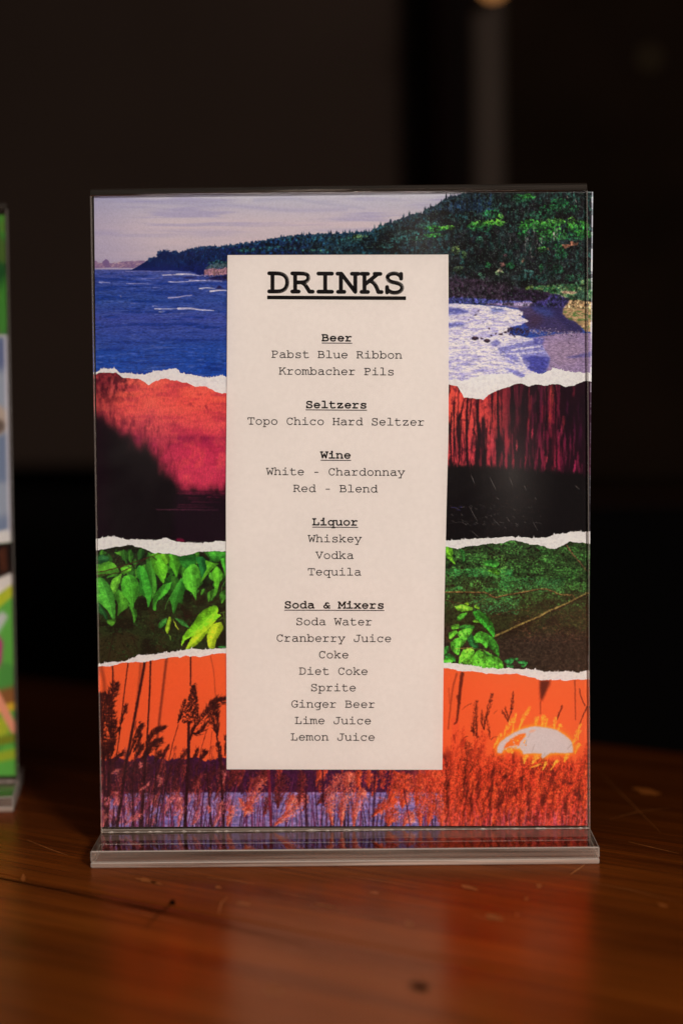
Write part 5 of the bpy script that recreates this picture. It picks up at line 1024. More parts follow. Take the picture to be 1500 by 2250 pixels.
mark('crack', [(-60, 1917), (0, 1930), (70, 1944), (140, 1957), (200, 1971), (250, 1982)], M_BURN, .75)
mark('crack', [(244, 1981), (300, 1992), (350, 2003), (405, 2015)], M_BURN, 1.15)
mark('crack', [(400, 2014), (460, 2028), (520, 2041), (600, 2060), (680, 2078)], M_BURN, .4)
mark('burn_mark', [(383, 1976), (372, 1990), (345, 2012), (318, 2040)], M_BURN, .35)
for i, (x, y, rx, ry, a) in enumerate([(322, 1935, 24, 4, .2), (345, 1941, 16, 2.5, .3), (1030, 1951, 22, 4, .2), (1086, 2016, 24, 5, .25), (535, 1986, 18, 4, .2), (715, 1991, 30, 3, .2), (1183, 1947, 6, 5, 0), (1155, 1975, 5, 3, 0), (823, 1962, 10, 3, .1), (1135, 2010, 5, 3, 0), (600, 2175, 22, 8, .2), (900, 2030, 10, 4, .2), (1455, 1990, 14, 3, .3), (1420, 1740, 30, 6, .2), (480, 1950, 7, 3, .2), (52, 1930, 5, 8, 0)]):
    mark('worn_spot', blob(x, y, rx, ry, 16, 40 + i, a), M_WORN)
for pts, w in [([(1252, 1922), (1270, 1910), (1284, 1900)], .55), ([(455, 1928), (520, 1936), (560, 1944)], .25), ([(1380, 1850), (1430, 1862), (1490, 1876)], .3), ([(1318, 1700), (1380, 1760), (1450, 1830)], .13), ([(480, 2010), (486, 1985), (500, 1972)], .25), ([(760, 1925), (830, 1935), (930, 1953)], .2), ([(1040, 2012), (1080, 2020), (1104, 2024)], .5), ([(600, 1960), (640, 1966), (700, 1978)], .2), ([(150, 1880), (110, 1866), (60, 1846)], .3), ([(680, 1990), (720, 1992), (756, 1998)], .35), ([(1300, 1940), (1380, 1955), (1490, 1982)], .25), ([(230, 1990), (330, 2012), (470, 2044)], .25), ([(1340, 1800), (1400, 1784), (1470, 1776)], .25)]:
    mark('scratch', pts, M_SCR, w)

# ------------------------------------------------------------------ SIGN HOLDER
HW, TF, HT, DF = 109.0, 7.4, 293.2, 41.2      # half width, foot thickness, height, foot depth
def panel(name, y0, y1, parent, zt):
    e = .4
    vs = []; 
    for x, ya, yb in ((-HW, y0 + e, y1 - e), (-HW + e, y0, y1), (HW - e, y0, y1), (HW, y0 + e, y1 - e)):
        vs += [(x, ya, 2.6), (x, yb, 2.6), (x, yb, zt), (x, ya, zt)]
    fs = []; idx = []
    for k in range(3):
        a, b = 4 * k, 4 * k + 4
        for i, j in ((0, 3), (1, 2)):
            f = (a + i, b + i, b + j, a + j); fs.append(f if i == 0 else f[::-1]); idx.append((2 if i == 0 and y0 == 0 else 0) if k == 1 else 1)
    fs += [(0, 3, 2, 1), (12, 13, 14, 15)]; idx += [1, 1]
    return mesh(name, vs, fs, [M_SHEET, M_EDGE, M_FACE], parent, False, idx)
def foot(name, prof, parent, faces_mat):
    """extrude a (y, z) profile across the width; faces_mat: material index of each profile edge"""
    bm = bmesh.new(); n = len(prof)
    L = [bm.verts.new((-HW * MM, y * MM, z * MM)) for y, z in prof]; R = [bm.verts.new((HW * MM, y * MM, z * MM)) for y, z in prof]
    for i in range(n):
        f = bm.faces.new((L[i], L[(i + 1) % n], R[(i + 1) % n], R[i])); f.material_index = faces_mat[i]
    for q in (L, R):
        f = bm.faces.new(q); f.material_index = 2
    bmesh.ops.bevel(bm, geom=list(bm.edges), offset=.42 * MM, segments=1, affect='EDGES', material=2)
    return bm_obj(name, bm, [M_ACRYL, M_SAWN, M_RIM, M_FROST, M_PALE, M_CLEAR], parent)
def sign_holder(label):
    r = tag(empty('sign_holder', (0, 0, 0)), label, 'sign holder', 'clear menu stands on the table')
    zc = HT - 3.5
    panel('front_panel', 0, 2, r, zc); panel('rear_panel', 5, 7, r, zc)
    # folded top edge
    n = 14; vs = []; fs = []
    for x in (-HW + .2, HW - .2):
        for rad in (3.5, 1.5):
            for i in range(n + 1):
                a = math.pi * i / n; vs.append((x, 3.5 - rad * math.cos(a), zc + .05 + rad * math.sin(a)))
    m = n + 1
    for i in range(n):
        fs += [(i, i + 1, 2 * m + i + 1, 2 * m + i), (m + i + 1, m + i, 3 * m + i, 3 * m + i + 1), (i + 1, i, m + i, m + i + 1), (2 * m + i, 2 * m + i + 1, 3 * m + i + 1, 3 * m + i)]
    fs += [(0, 2 * m, 3 * m, m), (n, m + n, 3 * m + n, 2 * m + n)]
    o = mesh('top_fold', vs, fs, [M_FOLD], r)
    for p in o.data.polygons[:]: p.use_smooth = abs(p.normal.x) < .5
    foot('front_foot', [(-DF, 2.6), (-DF, TF), (-.2, TF), (-3.4, 2.6)], r, [1, 0, 3, 5])
    foot('rear_foot', [(7.2, TF), (7.2 + DF, TF), (7.2 + DF, 2.6), (10.4, 2.6)], r, [0, 1, 5, 3])
    foot('base_plate', [(-DF, .1), (-DF, 2.42), (7.2 + DF, 2.42), (7.2 + DF, .1)], r, [4, 5, 4, 5])
    # solvent weld along the joint: a thin uneven bead
    rg = random.Random(4); vs = []; fs = []; N = 160
    for i in range(N + 1):
        x = -HW + .4 + (2 * HW - .8) * i / N; h = .1 + .4 * rg.random() ** 4; d = .15 + .5 * rg.random() ** 3
        vs += [(x, -.02, TF + .02), (x, -d, TF + .02), (x, -d * .7, TF + h), (x, -.02, TF + h * 1.3)]
        if i:
            b = 4 * i; a = b - 4
            fs += [(a + 1, b + 1, b + 2, a + 2), (a + 2, b + 2, b + 3, a + 3)]
    mesh('weld_bead', vs, fs, [M_BEAD], r)
    return r
def scratches(parent):
    t = NT('hairline_scratch'); d = t.n('BsdfDiffuse', ins={'Color': (.8, .76, .74, 1)}); tr = t.n('BsdfTransparent')
    m = t.done(t.n('MixShader', ins={0: .80, 1: d.outputs[0], 2: tr.outputs[0]}).outputs[0])
    rg = random.Random(8); vs = []; fs = []
    def hair(p, q, w, vs, fs):
        n = 6; b = len(vs)
        for i in range(n + 1):
            f = i / n; x = lerp(p[0], q[0], f); y = lerp(p[1], q[1], f); X, Z_ = on_panel(x, y, -.03)
            ww = w * math.sin(math.pi * (.1 + .8 * f)); vs.extend([(X - ww, -.03, Z_), (X + ww, -.03, Z_ + ww)])
            if i: a = b + 2 * i; fs.append((a - 2, a - 1, a + 1, a))
    for p, q, w in [((1034, 1043), (1042, 1063), .07), ((1075, 1048), (1089, 1077), .06), ((1118, 1048), (1126, 1068), .05), ((1150, 1066), (1156, 1078), .05), ((1030, 1112), (1048, 1146), .05), ((1082, 1140), (1098, 1156), .05), ((1112, 1136), (1120, 1148), .05), ((1035, 1166), (1052, 1182), .05), ((1170, 1146), (1180, 1166), .04), ((1262, 1066), (1272, 1076), .06), ((1088, 1092), (1096, 1098), .06), ((1174, 1093), (1178, 1098), .06), ((982, 1150), (1040, 1144), .04), ((1040, 1144), (1090, 1128), .04), ((264, 648), (267, 654), .14), ((1244, 430), (1247, 436), .14), ((1262, 437), (1266, 446), .16), ((700, 1470), (702, 1474), .1)]:
        vs = []; fs = []; hair(p, q, w, vs, fs); mesh('scratch', vs, fs, [m], parent)
    vs = []; fs = []
    for i in range(46):
        x, y = 985 + rg.random() * 200, rg.choice([1114, 1130, 1148, 1150]) + rg.gauss(0, 3); hair((x, y), (x + 3 + rg.random() * 3, y + 2 + rg.random() * 3), .04, vs, fs)
    for i in range(70):
        x, y = rg.uniform(215, 1285), rg.uniform(440, 1800); a = rg.uniform(0, 6.28); L = rg.choice([1.5, 2, 2, 3, 8]); hair((x, y), (x + L * math.cos(a), y + L * math.sin(a)), .05, vs, fs)
    tag(mesh('fine_scuffs', vs, fs, [m], parent), kind='stuff')
def lerp(a, b, t): return a + (b - a) * t
holder = sign_holder('clear acrylic menu stand holding the torn collage poster and drinks list')

# ------------------------------------------------------------------ POSTER inside the stand
YP = 3.6                                        # the poster's plane, mm behind the front face
QUAD = [(207, 427), (1302, 421), (1290, 1814), (222, 1817)]
def lerp(a, b, t): return a + (b - a) * t
def edge_x(side, y):
    (xa, ya), (xb, yb) = (QUAD[0], QUAD[3]) if side == 0 else (QUAD[1], QUAD[2])
    return xa + (xb - xa) * (y - ya) / (yb - ya)
def plane_image(P, name, y):
    """resample a drawing made in photo units onto the flat paper plane (removes the perspective)"""
    cs = [on_panel(px, py, y) for px, py in ((P.x0, P.y0), (P.x0 + P.w / P.sc, P.y0), (P.x0, P.y0 + P.h / P.sc), (P.x0 + P.w / P.sc, P.y0 + P.h / P.sc))]
    xa, xb = min(c[0] for c in cs), max(c[0] for c in cs); za, zb = min(c[1] for c in cs), max(c[1] for c in cs)
    X = np.linspace(xa, xb, P.w); Zz = np.linspace(zb, za, P.h)
    gx, gz = np.meshgrid(X, Zz); u, v = to_photo(gx, y, gz)
    u = np.clip((u - P.x0) * P.sc - .5, 0, P.w - 1.001); v = np.clip((v - P.y0) * P.sc - .5, 0, P.h - 1.001)
    i, j = u.astype(int), v.astype(int); fu, fv = (u - i)[..., None], (v - j)[..., None]
    a = P.a
    out = (a[j, i] * (1 - fu) + a[j, i + 1] * fu) * (1 - fv) + (a[j + 1, i] * (1 - fu) + a[j + 1, i + 1] * fu) * fv
    return picture_image(name, out.astype(np.float32)), (xa, xb, za, zb)
def uvs(o, B):
    ul = o.data.uv_layers.new(name='print'); xa, xb, za, zb = B
    for l in o.data.loops:
        v = o.data.vertices[l.vertex_index].co / MM
        ul.data[l.index].uv = ((v.x - xa) / (xb - xa), (v.z - za) / (zb - za))
def strip(name, top, bot, y, mat, B, parent, n=900):
    """sheet between two photo-traced lines, laid in the plane y"""
    vs = []; T = np.array(top); Bo = np.array(bot)
    for i in range(n + 1):
        t = i / n
        for L in (T, Bo):
            yy = float(np.interp(lerp(QUAD[0][0], QUAD[1][0], t), L[:, 0], L[:, 1]))
            for _ in range(2):
                x = lerp(edge_x(0, yy), edge_x(1, yy), t); yy = float(np.interp(x, L[:, 0], L[:, 1]))
            X, Zz = on_panel(x, yy, y); vs.append((X, y, Zz))
    fs = [(2 * i, 2 * i + 1, 2 * i + 3, 2 * i + 2) for i in range(n)]
    o = mesh(name, vs, fs, [mat], parent); uvs(o, B); return o
poster = tag(empty('poster', (0, YP, 20)), 'torn paper collage poster of sea, red dusk, green leaves and orange reeds', 'poster')
def keep(o, parent):          # parent without moving
    o.parent = parent; o.matrix_parent_inverse = parent.matrix_basis.inverted(); return o
TOPL = [(190, 427.1)] + [(x, 427 - (x - 207) * 6 / 1095 + .7 * math.sin(x * .11) * math.sin(x * .037)) for x in range(200, 1312, 6)]
BOTL = [(190, 1817), (1312, 1814)]
down = lambda L, d: [(x, y + d) for x, y in L]
specs = [('coast_picture', paint_coast, None, None, T1L, 'blue sea and wooded coast strip'), ('dusk_picture', paint_dusk, T1U, T1L, T2L, 'red and black dusk reflection strip'),
         ('leaf_picture', paint_leaves, T2U, T2L, T3L, 'green leaves and branches strip'), ('reed_picture', paint_reeds, T3U, T3L, None, 'orange sunset and reeds strip')]
for k, (nm, fn, U, L, nxt, lab) in enumerate(specs):
    y = YP - .12 * k
    P = fn()
    rgE = np.random.default_rng(300 + k)          # white paper edge, with highlight streaks painted along the right side
    ya, yb = (415, 1818) if k == 0 else (P.y0, P.y0 + P.h / P.sc); yy = max(ya, P.y0)
    while yy < min(yb, P.y0 + P.h / P.sc):
        L_ = rgE.uniform(4, 26); aE = (.95 if yy < 860 else .75 if 1430 < yy < 1500 else .35) * rgE.uniform(.4, 1)
        P.line([(edge_x(1, yy) - .9, yy), (edge_x(1, yy + L_) - .9, yy + L_)], rgE.uniform(1.6, 4.4 if yy < 860 else 2.6), c8(226, 218, 222), al=aE); yy += L_
    if k == 0: P.line([(200, 427.4), (1312, 421.4)], 1.8, c8(206, 196, 194), al=.6)
    P.a = np.clip(P.a, 0, 1)
    im, B = plane_image(P, nm, y); mat = print_material(nm + '_print', im)
    top = TOPL if L is None else tear(L, 1.2, .9, 50 + k)
    o = keep(strip(nm, top, BOTL if nxt is None else down(nxt, 9), y, mat, B, poster), poster); o['label'] = lab
    if U is not None:
        W0 = paint_white(190, min(q[1] for q in U) - 12, 1312, max(q[1] for q in L) + 14, 70 + k)
        im, B = plane_image(W0, 'torn_fibre', y - .06)
        e = keep(strip('torn_edge', tear(U, 1.0, 1.0, 60 + k, 5), [(x, yy + 1.2) for x, yy in top], y - .06, print_material('torn_fibre', im, .8, .1), B, o), o)
        e['label'] = 'ragged white torn paper edge'

# ------------------------------------------------------------------ MENU SHEET
YM = 2.55
def paper_material():
    t = NT('uncoated_paper'); v = t.coord()
    f = t.noise(v, 520, 3); g = t.noise(v, 30, 3)
    c = t.ramp(t.math('ADD', t.math('MULTIPLY', f, .6), t.math('MULTIPLY', g, .4)), [(.3, (.765, .755, .745)), (.7, (.83, .82, .81))])
    b = t.n('Bump', ins={'Strength': .08, 'Distance': .0003, 'Height': f})
    return t.done(t.n('BsdfPrincipled', ins={'Base Color': c, 'Roughness': .8, 'Specular IOR Level': .15, 'Normal': b.outputs[0]}).outputs[0])
M_PAPER = paper_material()
lx = lambda y: float(np.interp(y, [560, 820, 1100, 1400, 1690], [500, 498.5, 496.3, 497.3, 498]))
rx = lambda y: float(np.interp(y, [560, 820, 960, 1100, 1330, 1690], [984.5, 985.3, 984.6, 980.8, 975.6, 971.3]))
vs = []; fs = []; NYm = 40
for j in range(NYm + 1):
    y = 560.5 + (1690.5 - 560.5) * j / NYm
    for i in range(9):
        u = i / 8; x = lerp(lx(y), rx(y), u); yy = y + lerp(0, (-1.2 if j < 2 else 1.0 if j > NYm - 2 else 0), u)
        X, Zz = on_panel(x, yy, YM); vs.append((X, YM, Zz))
        if i and j: a = j * 9 + i; fs.append((a - 10, a - 1, a, a - 9))
menu = mesh('menu_sheet', vs, fs, [M_PAPER])
o_, z_ = on_panel(735, 1125, YM)
tag(menu, 'white drinks list sheet in typewriter lettering over the collage poster', 'menu')
t = NT('printer_ink'); M_INK = t.done(t.n('BsdfPrincipled', ins={'Base Color': (.010, .009, .010, 1), 'Roughness': .9, 'Specular IOR Level': 0}).outputs[0])

def el(cx, cy, rx_, ry_, a0, a1, n=18):
    return [(cx + rx_ * math.cos(math.radians(a0 + (a1 - a0) * i / n)), cy + ry_ * math.sin(math.radians(a0 + (a1 - a0) * i / n))) for i in range(n + 1)]
G = {
 'a': [[(125, 372), (190, 402), (280, 410), (370, 400), (430, 362), (447, 310), (447, 20), (535, 20)], [(447, 245), (360, 256), (250, 250), (160, 224), (108, 178), (95, 120), (112, 58), (160, 16), (240, 0), (330, 15), (400, 58), (447, 112)]],
 'b': [[(40, 583), (125, 583), (125, 20), (40, 20)], el(322, 205, 197, 203, 0, 360, 28)],
 'c': [el(310, 205, 212, 203, 35, 318, 24), [(485, 405), (485, 300)]],
 'd': [[(395, 583), (475, 583), (475, 20), (560, 20)], el(278, 205, 197, 203, 0, 360, 28)],
 'e': [[(92, 212), (508, 212)], el(300, 205, 208, 203, 2, 318, 24)],
 'g': [[(555, 400), (475, 400), (475, -50), (450, -115), (395, -155), (320, -165), (190, -165)], el(278, 212, 197, 193, 0, 360, 28)],
 'h': [[(45, 583), (130, 583), (130, 20)], [(45, 20), (210, 20)], [(130, 300), (190, 370), (270, 406), (350, 406), (430, 370), (460, 300), (460, 20)], [(390, 20), (545, 20)]],
 'i': [[(120, 400), (305, 400), (305, 20)], [(95, 20), (510, 20)], [(300, 540), (300, 580)]],
 'k': [[(45, 583), (130, 583), (130, 20)], [(45, 20), (190, 20)], [(130, 165), (415, 400)], [(330, 400), (510, 400)], [(240, 256), (460, 20)], [(385, 20), (545, 20)]],
 'l': [[(120, 583), (305, 583), (305, 20)], [(95, 20), (510, 20)]],
 'm': [[(15, 400), (85, 400), (85, 20)], [(15, 20), (150, 20)], [(85, 310), (130, 375), (190, 404), (250, 390), (285, 335), (292, 260), (292, 20), (355, 20)], [(292, 310), (340, 375), (400, 404), (460, 390), (496, 335), (505, 260), (505, 20), (575, 20)]],
 'n': [[(50, 400), (130, 400), (130, 20)], [(50, 20), (210, 20)], [(130, 300), (190, 370), (270, 406), (350, 406), (430, 370), (460, 300), (460, 20)], [(390, 20), (545, 20)]],
 'o': [el(300, 205, 212, 203, 0, 360, 30)],
 'p': [[(40, 400), (125, 400), (125, -157)], [(40, -157), (240, -157)], el(322, 207, 197, 198, 0, 360, 28)],
 'q': [[(560, 400), (475, 400), (475, -157)], [(360, -157), (560, -157)], el(278, 207, 197, 198, 0, 360, 28)],
 'r': [[(80, 400), (205, 400), (205, 20)], [(80, 20), (430, 20)], [(205, 245), (270, 335), (350, 392), (430, 402), (500, 372)]],
 's': [[(470, 405), (470, 320)], [(470, 325), (440, 380), (370, 408), (290, 412), (200, 398), (148, 350), (142, 300), (180, 252), (260, 227), (350, 207), (440, 180), (485, 130), (478, 70), (428, 22), (340, 0), (250, 2), (165, 32), (130, 85)], [(130, 110), (130, 5)]],
 't': [[(190, 555), (190, 110), (206, 48), (252, 10), (320, 2), (420, 15), (510, 50)], [(80, 400), (450, 400)]],
 'u': [[(40, 400), (125, 400), (125, 140), (142, 58), (190, 14), (260, 2), (350, 20), (420, 70), (465, 120)], [(390, 400), (465, 400), (465, 20), (550, 20)]],
 'x': [[(105, 400), (490, 20)], [(490, 400), (105, 20)], [(50, 400), (210, 400)], [(390, 400), (540, 400)], [(45, 20), (215, 20)], [(385, 20), (550, 20)]],
 'y': [[(92, 400), (310, 20)], [(510, 400), (205, -157)], [(30, 400), (195, 400)], [(405, 400), (565, 400)], [(95, -157), (300, -157)]],
 'z': [[(120, 315), (120, 400), (462, 400), (118, 20), (490, 20), (490, 118)]],
 'B': [[(45, 543), (340, 543), (420, 522), (458, 470), (458, 405), (420, 342), (340, 300), (125, 300)], [(340, 300), (450, 282), (518, 230), (522, 150), (488, 70), (410, 20), (45, 20)], [(125, 543), (125, 20)]],
 'C': [el(315, 281, 222, 272, 40, 320, 26), [(505, 548), (505, 400)]],
 'D': [[(45, 543), (290, 543), (390, 520), (470, 455), (512, 355), (512, 215), (470, 110), (390, 42), (290, 20), (45, 20)], [(130, 543), (130, 20)]],
 'G': [el(310, 281, 222, 272, 42, 300, 26), [(500, 548), (500, 410)], [(505, 240), (505, 60), (420, 46)], [(330, 240), (565, 240)]],
 'H': [[(118, 543), (118, 20)], [(482, 543), (482, 20)], [(45, 543), (195, 543)], [(405, 543), (555, 543)], [(45, 20), (195, 20)], [(405, 20), (555, 20)], [(118, 290), (482, 290)]],
 'I': [[(125, 543), (475, 543)], [(300, 543), (300, 20)], [(125, 20), (475, 20)]],
 'J': [[(255, 543), (565, 543)], [(430, 543), (430, 160), (400, 66), (320, 14), (235, 4), (140, 30), (80, 82)], [(80, 205), (80, 78)]],
 'K': [[(120, 543), (120, 20)], [(45, 543), (210, 543)], [(45, 20), (210, 20)], [(120, 225), (468, 543)], [(385, 543), (535, 543)], [(255, 345), (360, 290), (440, 150), (480, 20), (565, 20)]],
 'L': [[(60, 543), (300, 543)], [(178, 543), (178, 20)], [(60, 20), (520, 20), (520, 200)]],
 'M': [[(15, 543), (105, 543), (300, 180), (495, 543), (585, 543)], [(88, 543), (88, 20)], [(15, 20), (190, 20)], [(512, 543), (512, 20)], [(410, 20), (585, 20)]],
 'N': [[(20, 543), (120, 543), (482, 20), (482, 543)], [(108, 543), (108, 20)], [(35, 20), (195, 20)], [(395, 543), (565, 543)]],
 'P': [[(60, 543), (350, 543), (440, 522), (498, 460), (498, 368), (440, 298), (350, 275), (150, 275)], [(150, 543), (150, 20)], [(60, 20), (320, 20)]],
 'R': [[(45, 543), (330, 543), (420, 520), (462, 460), (462, 388), (420, 320), (330, 285), (120, 285)], [(120, 543), (120, 20)], [(45, 20), (210, 20)], [(290, 285), (370, 230), (430, 130), (490, 20), (575, 20)]],
 'S': [[(472, 548), (472, 410)], [(472, 445), (432, 510), (360, 553), (280, 560), (182, 540), (124, 485), (118, 410), (162, 342), (250, 306), (360, 284), (450, 248), (498, 190), (498, 110), (448, 40), (350, 2), (250, 4), (160, 42), (108, 110)], [(108, 165), (108, 10)]],
 'T': [[(58, 410), (58, 543), (542, 543), (542, 410)], [(300, 543), (300, 20)], [(165, 20), (435, 20)]],
 'V': [[(88, 543), (300, 20), (512, 543)], [(20, 543), (190, 543)], [(410, 543), (580, 543)]],
 'W': [[(72, 543), (165, 20), (300, 385), (435, 20), (528, 543)], [(15, 543), (180, 543)], [(420, 543), (585, 543)]],
 '&': [[(455, 425), (400, 462), (320, 468), (250, 440), (228, 385), (250, 320), (320, 220), (455, 20), (545, 20)], [(262, 300), (150, 245), (98, 170), (112, 85), (170, 25), (255, 4), (345, 35), (410, 110), (450, 210), (540, 210)]],
 '-': [[(165, 235), (435, 235)]],
}
def chaikin(p, it=2):
    for _ in range(it):
        q = [p[0]]
        for i in range(1, len(p) - 1):
            a, b, c = np.array(p[i - 1]), np.array(p[i]), np.array(p[i + 1])
            u, v = b - a, c - b; cs = u @ v / (np.hypot(*u) * np.hypot(*v) + 1e-9)
            if cs > .62: q += [tuple(b - u * .25), tuple(b + v * .25)]
            else: q.append(p[i])
        p = q + [p[-1]]
    return p
class Ink:
    def __init__(s): s.v = []; s.f = []; s.k = 0
    def stroke(s, pts, w, caps=6):
        """pts in photo pixels on the sheet, w in photo pixels: a round-ended pen stroke"""
        y = YM - .05 - (s.k % 40) * .0006; s.k += 1
        P = [np.array(on_panel(a, b, YM)) for a, b in pts]; h = w / 2 * 1.0 / 5.0
        n = len(P); b0 = len(s.v); d = []
        for i in range(n):
            e = P[min(i + 1, n - 1)] - P[max(i - 1, 0)]; e = e / (np.hypot(*e) + 1e-9)
            k = 1.0
            d.append(e)
        segs = []
        for i in range(n - 1):
            e = P[i + 1] - P[i]; L = np.hypot(*e)
            if L < 1e-6: continue
            e = e / L; nn = np.array([-e[1], e[0]]) * h; b = len(s.v)
            for q in (P[i] + nn, P[i] - nn, P[i + 1] - nn, P[i + 1] + nn): s.v.append((q[0], y, q[1]))
            s.f.append((b, b + 1, b + 2, b + 3))
        for i in range(n):
            sharp = i in (0, n - 1)
            if not sharp:
                u, v = P[i] - P[i - 1], P[i + 1] - P[i]; sharp = u @ v < .98 * np.hypot(*u) * np.hypot(*v)
            if not sharp: continue
            m = 12 if w > 4 else 8; b = len(s.v); y2 = y - .0003
            for j in range(m): s.v.append((P[i][0] + h * math.cos(2 * math.pi * j / m), y2, P[i][1] + h * math.sin(2 * math.pi * j / m)))
            s.f.append(tuple(range(b, b + m)))
    def done(s, name, label=None):
        o = keep(mesh(name, s.v, s.f, [M_INK]), menu)
        if label: o['label'] = label
        return o
def text_line(s, cx, base, em, wt, slope, name, under=None, adv=.6):
    ink = Ink(); n = len(s); a = em * adv; x0 = cx - n * a / 2
    sl = lambda x: base + (x - cx) * slope
    off = wt * 1000 / em
    for i, ch in enumerate(s):
        if ch == ' ': continue
        for pl in G[ch]:
            q = []
            for gx, gy in chaikin(pl, 2 if em > 50 else 1):
                gy = gy if gy < 0 else off / 2 - 4 + (gy - 20) * (1 - (off - 41) / 640)
                x = x0 + i * a + gx / 1000 * em * (adv / .6); q.append((x, sl(x) - gy / 1000 * em))
            ink.stroke(q, wt * (1.5 if ch == 'i' and len(pl) == 2 and pl[0][1] == 540 else 1))
    if under:
        ua, ub, uw, dy = under
        y0 = base + dy; pts = [(ua, sl(ua) + dy), (ub, sl(ub) + dy)]
        P = [on_panel(x, yy + k, YM) for (x, yy), k in ((pts[0], -uw / 2), (pts[0], uw / 2), (pts[1], uw / 2), (pts[1], -uw / 2))]
        b = len(ink.v); ink.v += [(p[0], YM - .05, p[1]) for p in P]; ink.f.append((b, b + 1, b + 2, b + 3))
    return ink.done(name)
text_line('DRINKS', 739.6, 645.2, 84.4, 8.8, .0055, 'title', (587, 891.5, 8.2, 9.2))
rows = [('Beer', 0, 1), ('Pabst Blue Ribbon', 1, 0), ('Krombacher Pils', 2, 0), ('Seltzers', 4, 1), ('Topo Chico Hard Seltzer', 5, 0), ('Wine', 7, 1), ('White - Chardonnay', 8, 0), ('Red - Blend', 9, 0), ('Liquor', 11, 1), ('Whiskey', 12, 0), ('Vodka', 13, 0), ('Tequila', 14, 0), ('Soda & Mixers', 16, 1), ('Soda Water', 17, 0), ('Cranberry Juice', 18, 0), ('Coke', 19, 0), ('Diet Coke', 20, 0), ('Sprite', 21, 0), ('Ginger Beer', 22, 0), ('Lime Juice', 23, 0), ('Lemon Juice', 24, 0)]
for s, n, bold in rows:
    base = float(np.interp(n, [0, 1, 5, 9, 12, 18, 24], [750.4, 787.2, 934.2, 1081.6, 1191.6, 1410.4, 1627.4]))
    cx = lerp(739.8, 731.2, (base - 787) / 841); w = len(s) * .6 * 28.25
    text_line(s, cx, base, 28.25, 3.2 if bold else 2.0, .0065 if n < 12 else .004, 'section_heading' if bold else 'list_entry', (cx - w / 2 + .5, cx + w / 2 - .5, 1.9, 3.6) if bold else None)
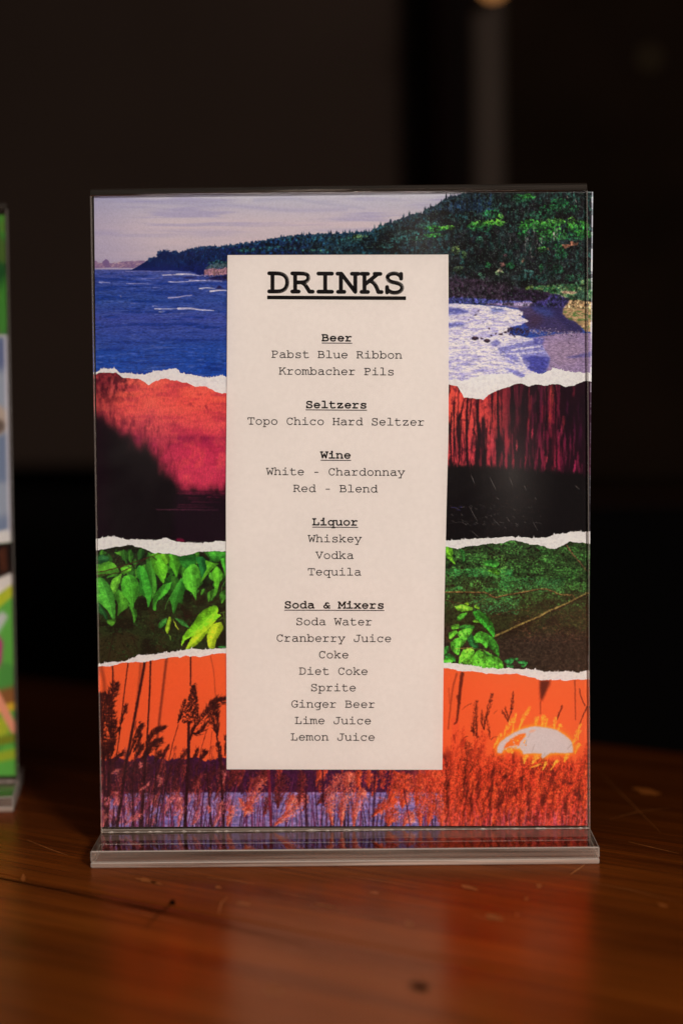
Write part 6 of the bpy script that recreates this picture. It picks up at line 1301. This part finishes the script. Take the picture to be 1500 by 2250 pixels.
# specks on the paper
# ------------------------------------------------------------------ SECOND STAND, further back on the left
def copy_tree(o, parent=None):
    c = o.copy(); COL.objects.link(c); c.parent = parent
    for ch in list(o.children): copy_tree(ch, c)
    return c
h2 = copy_tree(holder)
scratches(holder)
h2['label'] = 'clear acrylic menu stand further back, cut by the left picture edge'
def paint_far():
    P = Print(0, 0, 216, 279, 3, c8(60, 120, 40)); rg = np.random.default_rng(5); H, W = P.h, P.w
    Y = P.py[:, None] + 0 * P.px[None, :]
    P.put((0, 0, W, H), sstep(vnoise(H, W, 40, 60, 1, 3), .45, .6), c8(24, 66, 30), .9); P.put((0, 0, W, H), sstep(vnoise(H, W, 26, 40, 2, 3), .55, .68), c8(110, 110, 40), .5)
    P.poly([(0, 59.5), (216, 59.5), (216, 157), (0, 157)], c8(112, 120, 140)); P.put((0, 0, W, H), sstep(vnoise(H, W, 200, 60, 3, 3), .4, .62) * sstep(Y, 59, 61) * sstep(156 - Y, 0, 1), c8(150, 150, 158), .9)
    P.poly([(0, 59.5), (216, 59.5), (216, 76), (0, 76)], c8(82, 88, 122), .8, 2)
    for x, y, rx_, ry_ in [(206, 80, 5, 6), (190, 84, 9, 7), (170, 82, 12, 8), (120, 90, 20, 10), (60, 84, 16, 8), (209, 101, 8, 8), (180, 104, 14, 9), (100, 110, 30, 10)]:
        P.poly([(x + rx_ * math.cos(a / 10 * 6.28), y + ry_ * math.sin(a / 10 * 6.28)) for a in range(10)], c8(176, 150, 132), .95, .8); P.poly([(x + rx_ * .7 * math.cos(a / 10 * 6.28), y + 3 + ry_ * .5 * math.sin(a / 10 * 6.28)) for a in range(10)], c8(84, 66, 56), .8, .8)
    P.poly([(0, 163), (120, 160), (205, 157.5), (216, 155), (216, 162), (205, 163), (120, 168), (0, 170)], c8(214, 200, 190), 1, .3)
    P.poly([(0, 170), (120, 168), (205, 163), (216, 162), (216, 178), (190, 186), (0, 196)], c8(18, 10, 8)); P.poly([(209, 166), (214, 163), (214, 176), (211, 178)], c8(92, 44, 26), .8, 1)
    P.poly([(0, 198), (190, 187), (206, 181), (216, 177), (216, 184), (206, 190), (190, 200), (0, 212)], c8(214, 198, 186), 1, .3)
    P.poly([(0, 212), (190, 200), (206, 190), (216, 184), (216, 279), (0, 279)], c8(90, 158, 62)); P.put((0, 0, W, H), sstep(vnoise(H, W, 40, 30, 6, 3), .5, .62) * sstep(Y, 200, 214), c8(66, 128, 56), .7)
    P.line([(190, 200), (206, 194), (216, 186)], 5, c8(186, 180, 40), al=.9, soft=1.5)
    P.poly([(196, 214), (205, 202), (211, 196), (214, 199), (209, 207), (203, 218)], c8(190, 180, 180), .95, .6); P.poly([(198, 232), (202, 218), (209, 208), (211, 212), (210, 222), (204, 232)], c8(176, 40, 110), 1, .6)
    P.poly([(190, 240), (216, 234), (216, 244), (200, 250), (190, 248)], c8(140, 76, 40), .9, 1); P.line([(190, 252), (206, 246), (216, 244)], 4, c8(206, 160, 40), soft=1.5); P.poly([(200, 252), (212, 248), (214, 258), (204, 262)], c8(176, 170, 40), .9, 1.4)
    P.line(curve([(196, 216), (204, 232), (210, 244), (216, 256)]), 5, c8(222, 140, 110), 4, soft=1); P.line([(196, 266), (206, 262), (216, 260)], 4, c8(120, 120, 30), soft=2); P.line([(190, 276), (205, 270), (216, 268)], 5, c8(150, 160, 40), soft=2)
    P.poly([(214.6, 60), (216, 60), (216, 157), (214.6, 157)], c8(196, 184, 184), .9, .3); P.line([(0, 59.4), (216, 59.4)], 1, c8(196, 180, 170), soft=.4)
    return P
P2 = paint_far()
p2 = mesh('poster', [(-107.6, YP, 10), (107.6, YP, 10), (107.6, YP, 287), (-107.6, YP, 287)], [(0, 1, 2, 3)], [print_material('far_poster_print', picture_image('far_poster', np.clip(P2.a, 0, 1)))])
ul = p2.data.uv_layers.new(name='print')
for l, c in zip(p2.data.loops, ((0, 0), (1, 0), (1, 1), (0, 1))): ul.data[l.index].uv = c
tag(p2, 'blurred collage poster with green leaves and magenta petal at the left edge', 'poster')
RZ2 = math.radians(5)
bx_, by_ = on_table(39, 1784)            # front right bottom corner of the far stand's foot
cx2 = bx_ - (HW * math.cos(RZ2) + DF * math.sin(RZ2)); cy2 = by_ - (HW * math.sin(RZ2) - DF * math.cos(RZ2))
for o in (h2, p2):
    o.location = ((cx2 - 2.0) * MM, cy2 * MM, 0); o.rotation_euler = (0, 0, RZ2); o.scale = (1, 1, 1.011)
